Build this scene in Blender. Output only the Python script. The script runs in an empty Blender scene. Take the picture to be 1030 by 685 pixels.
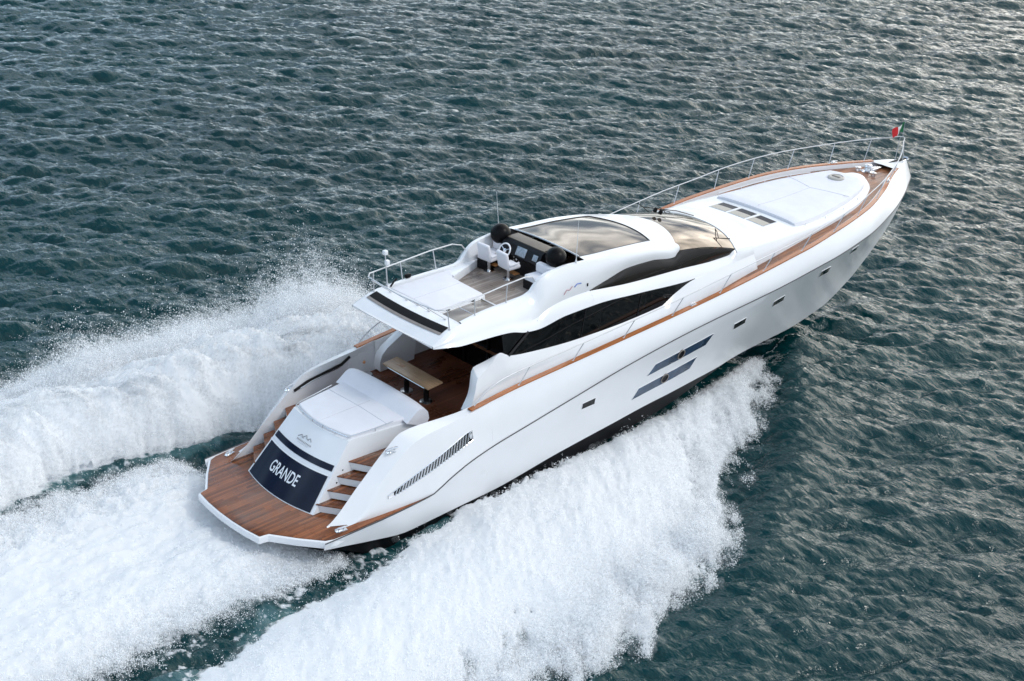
import bpy, bmesh, math, random
import numpy as np
from mathutils import Matrix, Vector, Euler

random.seed(7)
RNG = np.random.default_rng(11)
R = math.radians
scene = bpy.context.scene
C = scene.collection

# ------------------------------------------------------------------ camera, world, sun, exposure
TRIM = R(3.0)                                   # the boat runs bow-up
YM = Matrix.Translation((0, 0, 0.35)) @ Matrix.Rotation(-TRIM, 4, 'Y')
cam = bpy.data.cameras.new('camera'); camo = bpy.data.objects.new('camera', cam); C.objects.link(camo)
right = Vector((0.71836482, -0.69176551, 0.07356946))
up = Vector((0.23723702, 0.34301841, 0.90887676))
fwd = Vector((0.65396528, 0.63545169, -0.41052474))
m = Matrix((right, up, -fwd)).transposed().to_4x4()
camo.matrix_world = Matrix.Translation((-20.2131, -29.7694, 22.7038)) @ m
cam.sensor_width = 36.0
cam.lens = 36.0 * 1483.2 / 1030.0
cam.clip_start = 0.5; cam.clip_end = 20000
scene.camera = camo

SUN_EL, SUN_AZ = R(45), R(-64)                  # azimuth of the bright part of the sky, from +X towards +Y
world = bpy.data.worlds.new('World'); scene.world = world; world.use_nodes = True
wn = world.node_tree; wn.nodes.clear()
def wnode(t): return wn.nodes.new(t)
out = wnode('ShaderNodeOutputWorld'); bg = wnode('ShaderNodeBackground'); sky = wnode('ShaderNodeTexSky')
sky.sky_type = 'NISHITA'; sky.sun_disc = False; sky.sun_elevation = SUN_EL
sky.sun_rotation = math.pi / 2 - SUN_AZ
sky.dust_density = 1.5; sky.ozone_density = 1.5
tc = wnode('ShaderNodeTexCoord'); sep = wnode('ShaderNodeSeparateXYZ')
wn.links.new(tc.outputs['Generated'], sep.inputs[0])
# broken cloud cover over the blue: noise on the direction flattened towards the horizon
addz = wnode('ShaderNodeMath'); addz.operation = 'ADD'; addz.inputs[1].default_value = 0.25
wn.links.new(sep.outputs['Z'], addz.inputs[0])
dv = wnode('ShaderNodeVectorMath'); dv.operation = 'DIVIDE'
comb = wnode('ShaderNodeCombineXYZ')
for i in range(3): wn.links.new(addz.outputs[0], comb.inputs[i])
wn.links.new(tc.outputs['Generated'], dv.inputs[0]); wn.links.new(comb.outputs[0], dv.inputs[1])
noi = wnode('ShaderNodeTexNoise'); noi.inputs['Scale'].default_value = 1.7; noi.inputs['Detail'].default_value = 7
noi.inputs['Roughness'].default_value = 0.58
wn.links.new(dv.outputs[0], noi.inputs['Vector'])
# more blue towards the port quarter (left of the picture), closed cloud towards the sun
dot = wnode('ShaderNodeVectorMath'); dot.operation = 'DOT_PRODUCT'
dot.inputs[1].default_value = (math.cos(R(20)) * .93, math.sin(R(20)) * .93, 0.36)
wn.links.new(tc.outputs['Generated'], dot.inputs[0])
dot2 = wnode('ShaderNodeVectorMath'); dot2.operation = 'DOT_PRODUCT'; dot2.inputs[1].default_value = (math.cos(R(108)), math.sin(R(108)), 0.0)
wn.links.new(tc.outputs['Generated'], dot2.inputs[0])
bias = wnode('ShaderNodeMath'); bias.operation = 'MULTIPLY_ADD'; bias.inputs[1].default_value = -0.15
wn.links.new(dot2.outputs['Value'], bias.inputs[0]); wn.links.new(noi.outputs['Fac'], bias.inputs[2])
ramp = wnode('ShaderNodeValToRGB')
ramp.color_ramp.elements[0].position = 0.33; ramp.color_ramp.elements[0].color = (0, 0, 0, 1)
ramp.color_ramp.elements[1].position = 0.50; ramp.color_ramp.elements[1].color = (1, 1, 1, 1)
wn.links.new(bias.outputs[0], ramp.inputs['Fac'])
# cloud brightness: warmer and brighter near the sun, greyer away
ramp2 = wnode('ShaderNodeValToRGB')
e = ramp2.color_ramp.elements
e[0].position = 0.0; e[0].color = (6.3, 7.1, 8.1, 1)
e[1].position = 1.0; e[1].color = (27.0, 25.8, 23.8, 1)
hi_ = ramp2.color_ramp.elements.new(0.86); hi_.color = (14.0, 14.8, 15.2, 1)
mid = ramp2.color_ramp.elements.new(0.62); mid.color = (6.9, 8.2, 9.8, 1)
mr = wnode('ShaderNodeMapRange'); mr.inputs['From Min'].default_value = -1.0; mr.inputs['From Max'].default_value = 1.0
wn.links.new(dot.outputs['Value'], mr.inputs['Value']); wn.links.new(mr.outputs[0], ramp2.inputs['Fac'])
noi2 = wnode('ShaderNodeTexNoise'); noi2.inputs['Scale'].default_value = 4.0; noi2.inputs['Detail'].default_value = 6
wn.links.new(dv.outputs[0], noi2.inputs['Vector'])
mr2 = wnode('ShaderNodeMapRange'); mr2.inputs['To Min'].default_value = 0.4; mr2.inputs['To Max'].default_value = 1.6
mr2.inputs['From Min'].default_value = 0.25; mr2.inputs['From Max'].default_value = 0.75
wn.links.new(noi2.outputs['Fac'], mr2.inputs['Value'])
cl = wnode('ShaderNodeVectorMath'); cl.operation = 'SCALE'
# thin veils over the port side let the blue through
vf = wnode('ShaderNodeMapRange'); vf.inputs['From Min'].default_value = 0.15; vf.inputs['From Max'].default_value = 0.95; vf.inputs['To Max'].default_value = 0.85
wn.links.new(dot2.outputs['Value'], vf.inputs['Value'])
veil = wnode('ShaderNodeMix'); veil.data_type = 'RGBA'; veil.inputs[7].default_value = (9.2, 13.4, 17.6, 1)
wn.links.new(vf.outputs[0], veil.inputs['Factor']); wn.links.new(ramp2.outputs['Color'], veil.inputs[6])
wn.links.new(veil.outputs[2], cl.inputs[0]); wn.links.new(mr2.outputs[0], cl.inputs['Scale'])
mixw = wnode('ShaderNodeMix'); mixw.data_type = 'RGBA'
wn.links.new(ramp.outputs['Color'], mixw.inputs['Factor'])
wn.links.new(sky.outputs[0], mixw.inputs[6]); wn.links.new(cl.outputs[0], mixw.inputs[7])
wn.links.new(mixw.outputs[2], bg.inputs['Color']); bg.inputs['Strength'].default_value = 0.15
wn.links.new(bg.outputs[0], out.inputs[0])

sun = bpy.data.lights.new('sun', 'SUN'); sun.energy = 1.4; sun.angle = R(12); sun.color = (1.0, 0.95, 0.88)
suno = bpy.data.objects.new('sun', sun); C.objects.link(suno)
sd = Vector((math.cos(SUN_EL) * math.cos(SUN_AZ), math.cos(SUN_EL) * math.sin(SUN_AZ), math.sin(SUN_EL)))
suno.rotation_euler = (-sd).to_track_quat('-Z', 'Y').to_euler()
suno.location = (0, 0, 60)
scene.view_settings.view_transform = 'Standard'; scene.view_settings.look = 'None'
scene.view_settings.gamma = 1.0; scene.view_settings.use_curve_mapping = False
scene.view_settings.exposure = -0.30
scene.cycles.use_denoising = True; scene.cycles.sample_clamp_indirect = 4.0
scene.cycles.max_bounces = 8; scene.cycles.transparent_max_bounces = 48

# ------------------------------------------------------------------ materials
def mat(name, base, rough=0.4, metal=0.0, spec=0.5, coat=0.0, ior=1.5, var=0.0, vscale=3.0, vsc3=(1, 1, 1), bump=0.0, bscale=20.0):
    mt = bpy.data.materials.new(name); mt.use_nodes = True
    nt = mt.node_tree; b = nt.nodes['Principled BSDF']
    b.inputs['Base Color'].default_value = (*base, 1); b.inputs['Roughness'].default_value = rough
    b.inputs['Metallic'].default_value = metal; b.inputs['Specular IOR Level'].default_value = spec
    b.inputs['Coat Weight'].default_value = coat; b.inputs['IOR'].default_value = ior
    tcn = nt.nodes.new('ShaderNodeTexCoord')
    if var > 0:
        mp = nt.nodes.new('ShaderNodeMapping'); mp.inputs['Scale'].default_value = vsc3
        nz = nt.nodes.new('ShaderNodeTexNoise'); nz.inputs['Scale'].default_value = vscale; nz.inputs['Detail'].default_value = 5
        rp = nt.nodes.new('ShaderNodeValToRGB')
        lo = [max(0, c * (1 - var)) for c in base]; hi = [min(1, c * (1 + var)) for c in base]
        rp.color_ramp.elements[0].position = 0.3; rp.color_ramp.elements[0].color = (*lo, 1)
        rp.color_ramp.elements[1].position = 0.7; rp.color_ramp.elements[1].color = (*hi, 1)
        nt.links.new(tcn.outputs['Object'], mp.inputs[0]); nt.links.new(mp.outputs[0], nz.inputs['Vector'])
        nt.links.new(nz.outputs['Fac'], rp.inputs['Fac']); nt.links.new(rp.outputs['Color'], b.inputs['Base Color'])
    if bump > 0:
        nb = nt.nodes.new('ShaderNodeTexNoise'); nb.inputs['Scale'].default_value = bscale; nb.inputs['Detail'].default_value = 3
        bp = nt.nodes.new('ShaderNodeBump'); bp.inputs['Strength'].default_value = bump; bp.inputs['Distance'].default_value = 0.02
        nt.links.new(tcn.outputs['Object'], nb.inputs['Vector']); nt.links.new(nb.outputs['Fac'], bp.inputs['Height'])
        nt.links.new(bp.outputs[0], b.inputs['Normal'])
    return mt

def teak(name, c0, c1, plank=0.085, caulk=0.35, rough=0.45):
    """planks running fore and aft (local X), each with its own tone, fine grain and a dark caulking line"""
    mt = bpy.data.materials.new(name); mt.use_nodes = True; nt = mt.node_tree; b = nt.nodes['Principled BSDF']
    N = nt.nodes.new; L = nt.links.new
    tcn = N('ShaderNodeTexCoord'); sp = N('ShaderNodeSeparateXYZ'); L(tcn.outputs['Object'], sp.inputs[0])
    dvd = N('ShaderNodeMath'); dvd.operation = 'DIVIDE'; dvd.inputs[1].default_value = plank; L(sp.outputs['Y'], dvd.inputs[0])
    fl = N('ShaderNodeMath'); fl.operation = 'FLOOR'; L(dvd.outputs[0], fl.inputs[0])
    fr = N('ShaderNodeMath'); fr.operation = 'FRACT'; L(dvd.outputs[0], fr.inputs[0])
    # staggered butt joints: shift x per plank
    wn1 = N('ShaderNodeTexWhiteNoise'); wn1.noise_dimensions = '1D'; L(fl.outputs[0], wn1.inputs['W'])
    sh = N('ShaderNodeMath'); sh.operation = 'MULTIPLY_ADD'; sh.inputs[1].default_value = 3.0; L(wn1.outputs['Value'], sh.inputs[0])
    xs = N('ShaderNodeMath'); xs.operation = 'MULTIPLY'; xs.inputs[1].default_value = 0.5; L(sp.outputs['X'], xs.inputs[0]); L(xs.outputs[0], sh.inputs[2])
    fx = N('ShaderNodeMath'); fx.operation = 'FLOOR'; L(sh.outputs[0], fx.inputs[0])
    cb = N('ShaderNodeCombineXYZ'); L(fl.outputs[0], cb.inputs[0]); L(fx.outputs[0], cb.inputs[1])
    wn2 = N('ShaderNodeTexWhiteNoise'); wn2.noise_dimensions = '2D'; L(cb.outputs[0], wn2.inputs['Vector'])
    mp = N('ShaderNodeMapping'); mp.inputs['Scale'].default_value = (1.2, 26, 26); L(tcn.outputs['Object'], mp.inputs[0])
    nz = N('ShaderNodeTexNoise'); nz.inputs['Scale'].default_value = 1.0; nz.inputs['Detail'].default_value = 6; L(mp.outputs[0], nz.inputs['Vector'])
    ad = N('ShaderNodeMath'); ad.operation = 'MULTIPLY_ADD'; ad.inputs[1].default_value = 0.5; L(wn2.outputs['Value'], ad.inputs[0])
    hf = N('ShaderNodeMath'); hf.operation = 'MULTIPLY'; hf.inputs[1].default_value = 0.55; L(nz.outputs['Fac'], hf.inputs[0]); L(hf.outputs[0], ad.inputs[2])
    rp = N('ShaderNodeValToRGB'); rp.color_ramp.elements[0].position = 0.15; rp.color_ramp.elements[0].color = (*c0, 1)
    rp.color_ramp.elements[1].position = 0.85; rp.color_ramp.elements[1].color = (*c1, 1); L(ad.outputs[0], rp.inputs['Fac'])
    ck = N('ShaderNodeMath'); ck.operation = 'LESS_THAN'; ck.inputs[1].default_value = 0.10; L(fr.outputs[0], ck.inputs[0])
    cm = N('ShaderNodeMath'); cm.operation = 'MULTIPLY'; cm.inputs[1].default_value = caulk; L(ck.outputs[0], cm.inputs[0])
    mx = N('ShaderNodeMix'); mx.data_type = 'RGBA'; mx.inputs[7].default_value = (0.01, 0.008, 0.007, 1)
    L(cm.outputs[0], mx.inputs['Factor']); L(rp.outputs['Color'], mx.inputs[6]); L(mx.outputs[2], b.inputs['Base Color'])
    wp = N('ShaderNodeTexNoise'); wp.inputs['Scale'].default_value = 1.1; wp.inputs['Detail'].default_value = 4; L(tcn.outputs['Object'], wp.inputs['Vector'])
    wr_ = N('ShaderNodeMapRange'); wr_.inputs['From Min'].default_value = 0.38; wr_.inputs['From Max'].default_value = 0.62; wr_.inputs['To Min'].default_value = rough * .45; wr_.inputs['To Max'].default_value = rough * 1.4
    L(wp.outputs['Fac'], wr_.inputs['Value']); L(wr_.outputs[0], b.inputs['Roughness'])
    dk_ = N('ShaderNodeMapRange'); dk_.inputs['From Min'].default_value = 0.38; dk_.inputs['From Max'].default_value = 0.62; dk_.inputs['To Min'].default_value = 0.68; dk_.inputs['To Max'].default_value = 1.08
    L(wp.outputs['Fac'], dk_.inputs['Value'])
    vm = N('ShaderNodeVectorMath'); vm.operation = 'SCALE'; L(mx.outputs[2], vm.inputs[0]); L(dk_.outputs[0], vm.inputs['Scale']); L(vm.outputs[0], b.inputs['Base Color'])
    return mt

M = {}
M['white'] = mat('white gelcoat', (0.78, 0.79, 0.81), 0.22, coat=0.3, var=0.025, vscale=0.7)
M['white_in'] = mat('white moulding', (0.78, 0.79, 0.81), 0.4, var=0.03, vscale=1.5)
M['grey'] = mat('grey lining', (0.55, 0.55, 0.57), 0.5, var=0.04)
M['bottom'] = mat('black antifouling', (0.003, 0.003, 0.004), 0.3, spec=0.12, var=0.2)
M['line'] = mat('dark rubber strake', (0.05, 0.05, 0.055), 0.45)
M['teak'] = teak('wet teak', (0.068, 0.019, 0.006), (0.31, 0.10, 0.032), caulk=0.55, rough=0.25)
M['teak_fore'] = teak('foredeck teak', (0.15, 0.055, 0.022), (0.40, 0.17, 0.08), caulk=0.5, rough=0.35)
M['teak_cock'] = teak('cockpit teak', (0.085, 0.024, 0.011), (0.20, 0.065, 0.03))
M['teak_fly'] = teak('weathered fly teak', (0.21, 0.165, 0.14), (0.40, 0.34, 0.30), plank=0.11, caulk=0.5)
M['cap'] = mat('varnished teak rail', (0.42, 0.15, 0.05), 0.25, coat=0.4, var=0.25, vscale=2.0, vsc3=(0.6, 8, 8))
M['table'] = mat('table wood', (0.36, 0.235, 0.14), 0.3, var=0.18, vscale=2.5, vsc3=(10, 1, 4))
M['inlay'] = mat('inlay', (0.30, 0.14, 0.05), 0.3, var=0.2)
M['navy'] = mat('navy panel', (0.003, 0.006, 0.02), 0.12, spec=0.22, var=0.1)
M['letter'] = mat('pale lettering', (0.75, 0.78, 0.82), 0.35, var=0.02)
M['logo'] = mat('grey logo', (0.28, 0.29, 0.31), 0.4, var=0.05)
M['logo_blue'] = mat('blue logo', (0.06, 0.14, 0.45), 0.4, var=0.05)
M['logo_red'] = mat('pinkish logo', (0.45, 0.25, 0.28), 0.4, var=0.05)
M['black'] = mat('black cover', (0.002, 0.002, 0.0025), 0.35, spec=0.14, var=0.2, bump=0.15, bscale=8)
M['dash'] = mat('black dashboard', (0.006, 0.006, 0.007), 0.3, spec=0.25, var=0.2)
M['dashtop'] = mat('brown dash top', (0.16, 0.135, 0.11), 0.5, var=0.1)
M['screen'] = mat('chart screen', (0.28, 0.33, 0.38), 0.12, var=0.25, vscale=14)
M['window'] = mat('black side glass', (0.0015, 0.0015, 0.002), 0.03, spec=0.3, var=0.3, vscale=1.2)
M['hullglass'] = mat('hull glass with painted reflection', (0.03, 0.055, 0.10), 0.05, spec=0.7, var=0.6, vscale=1.1)  # bluish reflection put into the base colour, mottled by noise
M['tint'] = mat('bronze tinted glass', (0.21, 0.18, 0.15), 0.05, metal=0.7, var=0.22, vscale=1.0)
M['tintside'] = mat('dark tinted glass', (0.010, 0.007, 0.005), 0.05, spec=0.35, var=0.2)
M['chrome'] = mat('polished steel', (0.72, 0.73, 0.75), 0.18, metal=1.0, var=0.03)
M['steel'] = mat('satin steel rail', (0.60, 0.61, 0.63), 0.42, metal=0.5, var=0.04)
M['slot'] = mat('dark grille', (0.008, 0.008, 0.008), 0.5, spec=0.12, var=0.2)
M['slotlip'] = mat('taupe lip', (0.25, 0.22, 0.20), 0.5, var=0.1)
M['cushion'] = mat('white upholstery', (0.73, 0.73, 0.77), 0.75, var=0.03, vscale=2.5, bump=0.3, bscale=3.5)
M['seam'] = mat('grey seam', (0.55, 0.55, 0.60), 0.8, var=0.05)
M['hatch'] = mat('smoked hatch', (0.24, 0.215, 0.19), 0.12, spec=0.5, var=0.12, vscale=2)
M['skydark'] = mat('dark skylight glass', (0.006, 0.009, 0.02), 0.25, spec=0.1, var=0.1)
M['blind'] = mat('beige blind', (0.40, 0.37, 0.32), 0.35, var=0.06)
M['hatchring'] = mat('beige hatch', (0.42, 0.40, 0.37), 0.4, var=0.1)
M['rope'] = mat('dark rope', (0.03, 0.03, 0.03), 0.8, var=0.2)
M['flag_g'] = mat('green cloth', (0.0, 0.13, 0.045), 0.8, var=0.1)
M['flag_w'] = mat('white cloth', (0.75, 0.75, 0.75), 0.8, var=0.05)
M['flag_r'] = mat('red cloth', (0.55, 0.015, 0.02), 0.8, var=0.1)
M['lamp'] = mat('amber courtesy lamp', (0.8, 0.4, 0.2), 0.3)

# ------------------------------------------------------------------ helpers
def tag(o, label, cat, group=None, kind=None):
    if label: o['label'] = label
    if cat: o['category'] = cat
    if group: o['group'] = group
    if kind: o['kind'] = kind
    return o

def np_mesh(name, V, F):
    """fast mesh from vertex array and an (n,3) or (n,4) face array"""
    me = bpy.data.meshes.new(name); V = np.asarray(V, np.float32); F = np.asarray(F, np.int32)
    me.vertices.add(len(V)); me.vertices.foreach_set('co', V.ravel())
    k = F.shape[1]; me.loops.add(F.size); me.loops.foreach_set('vertex_index', F.ravel())
    me.polygons.add(len(F)); me.polygons.foreach_set('loop_start', np.arange(0, F.size, k, dtype=np.int32))
    me.update(calc_edges=True); me.validate()
    return me

class MB:
    """collects shapes into one mesh"""
    def __init__(s): s.v = []; s.f = []
    def add(s, v, f):
        n = len(s.v); s.v += [tuple(map(float, p)) for p in v]; s.f += [tuple(i + n for i in q) for q in f]; return s
    def grid(s, P, flip=False):
        P = np.asarray(P, float); a, b = P.shape[:2]; f = []
        for i in range(a - 1):
            for j in range(b - 1):
                q = (i * b + j, (i + 1) * b + j, (i + 1) * b + j + 1, i * b + j + 1)
                f.append(q[::-1] if flip else q)
        return s.add(P.reshape(-1, 3), f)
    def both(s, P):
        """a grid and its mirror image to the other side"""
        P = np.asarray(P, float); s.grid(P); return s.grid(P * np.array([1, -1, 1]), True)
    def tube(s, pts, r, n=7, cap=True, closed=False):
        pts = [Vector(p) for p in pts]; k = len(pts); rings = []; prev = None
        rr = r if hasattr(r, '__len__') else [r] * k
        for i, p in enumerate(pts):
            a = pts[(i - 1) % k] if (closed or i > 0) else p; b = pts[(i + 1) % k] if (closed or i < k - 1) else p
            t = (b - a).normalized()
            if prev is None:
                h = Vector((0, 0, 1)) if abs(t.z) < 0.9 else Vector((1, 0, 0)); u = t.cross(h).normalized()
            else:
                u = (prev - t * prev.dot(t)).normalized()
            prev = u; w = t.cross(u)
            rings.append([p + (u * math.cos(2 * math.pi * j / n) + w * math.sin(2 * math.pi * j / n)) * rr[i] for j in range(n)])
        v = [q for ring in rings for q in ring]; f = []
        for i in range(k if closed else k - 1):
            for j in range(n):
                a = i * n + j; b = i * n + (j + 1) % n; c = ((i + 1) % k) * n + (j + 1) % n; d = ((i + 1) % k) * n + j
                f.append((a, b, c, d))
        if cap and not closed: f.append(tuple(range(n))[::-1]); f.append(tuple((k - 1) * n + j for j in range(n)))
        return s.add(v, f)
    def box(s, c, size, bev=0.02, rot=None, seg=2):
        bm = bmesh.new(); bmesh.ops.create_cube(bm, size=1.0)
        for v in bm.verts: v.co = Vector((v.co.x * size[0], v.co.y * size[1], v.co.z * size[2]))
        if bev: bmesh.ops.bevel(bm, geom=bm.edges[:], offset=min(bev, min(size) * .45), segments=seg, affect='EDGES', profile=0.5)
        rm = (rot if isinstance(rot, Matrix) else Euler(rot or (0, 0, 0)).to_matrix()).to_3x3()
        bm.verts.index_update()
        v = [rm @ q.co + Vector(c) for q in bm.verts]; f = [[w.index for w in q.verts] for q in bm.faces]; bm.free()
        return s.add(v, f)
    def prism(s, poly, z0, z1, bev=0.0, seg=2):
        """poly in XY; z0/z1 numbers or functions of (x,y)"""
        bm = bmesh.new(); g0 = z0 if callable(z0) else (lambda x, y: z0); g1 = z1 if callable(z1) else (lambda x, y: z1)
        lo = [bm.verts.new((x, y, g0(x, y))) for x, y in poly]; hi = [bm.verts.new((x, y, g1(x, y))) for x, y in poly]; n = len(poly)
        for i in range(n): bm.faces.new((lo[i], lo[(i + 1) % n], hi[(i + 1) % n], hi[i]))
        top = bm.faces.new(hi); bm.faces.new(lo[::-1]); bmesh.ops.recalc_face_normals(bm, faces=bm.faces[:])
        if bev: bmesh.ops.bevel(bm, geom=list(top.edges) + [e for e in bm.edges if (e.verts[0] in lo) != (e.verts[1] in lo)], offset=bev, segments=seg, affect='EDGES', profile=0.5)
        bm.verts.index_update()
        v = [q.co.copy() for q in bm.verts]; f = [[w.index for w in q.verts] for q in bm.faces]; bm.free()
        return s.add(v, f)
    def lathe(s, c, prof, n=20, axis=None):
        """prof: (r, h) pairs along axis"""
        ax = Vector(axis or (0, 0, 1)).normalized(); q = ax.to_track_quat('Z', 'Y'); v = []; f = []; k = len(prof)
        for r, h in prof:
            for j in range(n):
                a = 2 * math.pi * j / n; v.append(Vector(c) + q @ Vector((r * math.cos(a), r * math.sin(a), h)))
        for i in range(k - 1):
            for j in range(n): f.append((i * n + j, i * n + (j + 1) % n, (i + 1) * n + (j + 1) % n, (i + 1) * n + j))
        f.append(tuple(range(n))[::-1]); f.append(tuple((k - 1) * n + j for j in range(n)))
        return s.add(v, f)
    def build(s, name, material, parent=None, angle=35, recalc=True, weld=False, split=False):
        if split:                                   # every loose piece an object of its own
            root = list(range(len(s.v)))
            def find(i):
                while root[i] != i: root[i] = root[root[i]]; i = root[i]
                return i
            for f in s.f:
                for i in f[1:]: root[find(i)] = find(f[0])
            groups = {}
            for f in s.f: groups.setdefault(find(f[0]), []).append(f)
            obs = []
            for fs in groups.values():
                ids = sorted({i for f in fs for i in f}); mp = {i: k for k, i in enumerate(ids)}; mb = MB()
                mb.v = [s.v[i] for i in ids]; mb.f = [tuple(mp[i] for i in f) for f in fs]; obs.append(mb.build(name, material, parent, angle, recalc, weld))
            return obs
        me = bpy.data.meshes.new(name); me.from_pydata(s.v, [], s.f); me.update()
        bm = bmesh.new(); bm.from_mesh(me)
        if weld: bmesh.ops.remove_doubles(bm, verts=bm.verts[:], dist=1e-4)
        if recalc: bmesh.ops.recalc_face_normals(bm, faces=bm.faces[:])
        bm.to_mesh(me); bm.free()
        for p in me.polygons: p.use_smooth = True
        me.set_sharp_from_angle(angle=R(angle))
        for mm in (material if isinstance(material, (list, tuple)) else [material]): me.materials.append(mm)
        o = bpy.data.objects.new(name, me); C.objects.link(o)
        if parent is not None: o.parent = parent
        return o

def empty(name, matrix, label, cat, group=None):
    o = bpy.data.objects.new(name, None); C.objects.link(o); o.empty_display_size = 0.3; o.matrix_world = matrix
    return tag(o, label, cat, group)

def on_boat(base, rz=0.0):
    return YM @ Matrix.Translation(base) @ Matrix.Rotation(rz, 4, 'Z')

def pch(x, X, Y):
    """monotone cubic interpolation"""
    x = np.asarray(x, float); X = np.asarray(X, float); Y = np.asarray(Y, float)
    h = np.diff(X); d = np.diff(Y) / h; mm = np.zeros_like(Y)
    for i in range(1, len(X) - 1):
        if d[i - 1] * d[i] > 0:
            w1 = 2 * h[i] + h[i - 1]; w2 = h[i] + 2 * h[i - 1]; mm[i] = (w1 + w2) / (w1 / d[i - 1] + w2 / d[i])
    mm[0] = d[0]; mm[-1] = d[-1]
    xc = np.clip(x, X[0], X[-1]); i = np.clip(np.searchsorted(X, xc) - 1, 0, len(X) - 2)
    t = (xc - X[i]) / h[i]; t2 = t * t; t3 = t2 * t
    return (2*t3 - 3*t2 + 1)*Y[i] + (t3 - 2*t2 + t)*h[i]*mm[i] + (-2*t3 + 3*t2)*Y[i+1] + (t3 - t2)*h[i]*mm[i+1]

def rail(tab):
    a = np.array(tab, float)
    return lambda x: np.stack([np.asarray(x, float), pch(x, a[:, 0], a[:, 1]), pch(x, a[:, 0], a[:, 2])], -1)

def loft(rails, rows, bulge=None):
    """rails: list of (n,3) arrays; rows between neighbours -> grid (n, total, 3)"""
    colsl = []
    for k in range(len(rails) - 1):
        A, B = rails[k], rails[k + 1]; n = rows[k]
        for j in range(n + (k == len(rails) - 2)):
            t = j / n; P = A * (1 - t) + B * t
            if bulge and bulge[k] is not None: P = P + np.asarray(bulge[k]) * (4 * t * (1 - t))
            colsl.append(P)
    return np.stack(colsl, 1)

FLIP = np.array([1, -1, 1])

# ================================================================== THE SEA
def spectrum_field(n, size, lam_peak, theta, seed, spread=2.0, lam_min=0.32):
    rng = np.random.default_rng(seed)
    k1 = np.fft.fftfreq(n, d=size / n) * 2 * math.pi
    KX, KY = np.meshgrid(k1, k1, indexing='ij'); K = np.hypot(KX, KY); K[0, 0] = 1
    kp = 2 * math.pi / lam_peak
    th = np.arctan2(KY, KX) - theta
    D = np.abs(np.cos(th)) ** (spread + 5 * np.exp(-K / 3.0)) + 0.02
    S = K ** -3.4 * np.exp(-1.0 * (kp / K) ** 2) * D * np.exp(-(K * lam_min / (2 * math.pi)) ** 2)
    S[0, 0] = 0
    A = np.sqrt(S) * (rng.normal(size=K.shape) + 1j * rng.normal(size=K.shape))
    h = np.fft.ifft2(A).real
    dx = np.fft.ifft2(-1j * KX / K * A).real; dy = np.fft.ifft2(-1j * KY / K * A).real
    s = h.std()
    return h / s, dx / s, dy / s

def noise_field(n, size, beta, seed, lam_max=1e9, lam_min=0, stretch=(1, 1), ang=0.0):
    """isotropic or stretched random field, unit variance, periodic over size metres"""
    rng = np.random.default_rng(seed); k1 = np.fft.fftfreq(n, d=size / n)
    KX, KY = np.meshgrid(k1, k1, indexing='ij')
    c, s = math.cos(ang), math.sin(ang)
    K = np.hypot((c * KX + s * KY) * stretch[0], (-s * KX + c * KY) * stretch[1]); K[0, 0] = 1
    A = K ** -beta * (K > 1 / lam_max) * np.exp(-(K * lam_min) ** 2)
    A[0, 0] = 0
    f = np.fft.ifft2(A * (rng.normal(size=K.shape) + 1j * rng.normal(size=K.shape))).real
    return f / f.std()

def sample(field, size, x, y):
    n = field.shape[0]; fx = (x / size * n) % n; fy = (y / size * n) % n
    i = np.floor(fx).astype(int) % n; j = np.floor(fy).astype(int) % n; tx = fx - np.floor(fx); ty = fy - np.floor(fy)
    i2 = (i + 1) % n; j2 = (j + 1) % n
    return (field[i, j]*(1-tx)*(1-ty) + field[i2, j]*tx*(1-ty) + field[i, j2]*(1-tx)*ty + field[i2, j2]*tx*ty)

def sstep(a, b, x):
    t = np.clip((x - a) / (b - a), 0, 1); return t * t * (3 - 2 * t)

LT = 40.0; NT = 800
nf_edge = noise_field(NT, LT, 1.25, 3, lam_max=6, lam_min=0.06)
nf_mid = noise_field(NT, LT, 1.55, 4, lam_max=5, lam_min=0.07)
nf_fine = noise_field(NT, LT, 0.9, 5, lam_max=0.9, lam_min=0.05)
nf_st_s = noise_field(NT, LT, 1.3, 6, lam_max=7, lam_min=0.05, stretch=(3.2, 1), ang=R(-128))   # streaks thrown out to starboard
nf_st_p = noise_field(NT, LT, 1.3, 8, lam_max=7, lam_min=0.05, stretch=(3.2, 1), ang=R(128))
nf_st_c = noise_field(NT, LT, 1.3, 9, lam_max=7, lam_min=0.05, stretch=(3.0, 1), ang=R(180))

# edges of the white water, read along the boat (world X)
SO = ([-30, -12, -4, 2, 3.4, 5.1, 6.7, 8.9, 10.9, 11.9, 13.3, 14.2, 16.4, 18.25, 20.5, 22.2],
      [12.9, 11.2, 10.1, 9.5, 9.1, 9.6, 8.6, 8.7, 8.1, 7.6, 6.5, 5.8, 4.6, 3.4, 2.2, 1.15])
SI = ([-30, -10, -4.4, -0.6, 2.8, 3.6, 6.4, 10.5, 14, 18, 20, 22.2],
      [7.6, 5.5, 4.6, 3.85, 3.4, 2.95, 2.75, 2.75, 2.45, 2.0, 1.6, 1.1])
PO = ([-30, -15, -5, 0, 5, 9, 11, 13, 16, 18.25, 20.5, 22.2],
      [15.5, 13.6, 12.2, 11.5, 10.9, 10.3, 9.4, 7.8, 5.3, 3.6, 2.4, 1.2])
PI_ = ([-30, -10, -4.3, -1.7, 1, 4, 6.4, 8, 10.5, 14, 18, 20, 22.2],
       [8.4, 5.8, 5.3, 5.7, 5.35, 4.9, 3.7, 2.8, 2.7, 2.35, 1.9, 1.6, 1.1])
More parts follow.
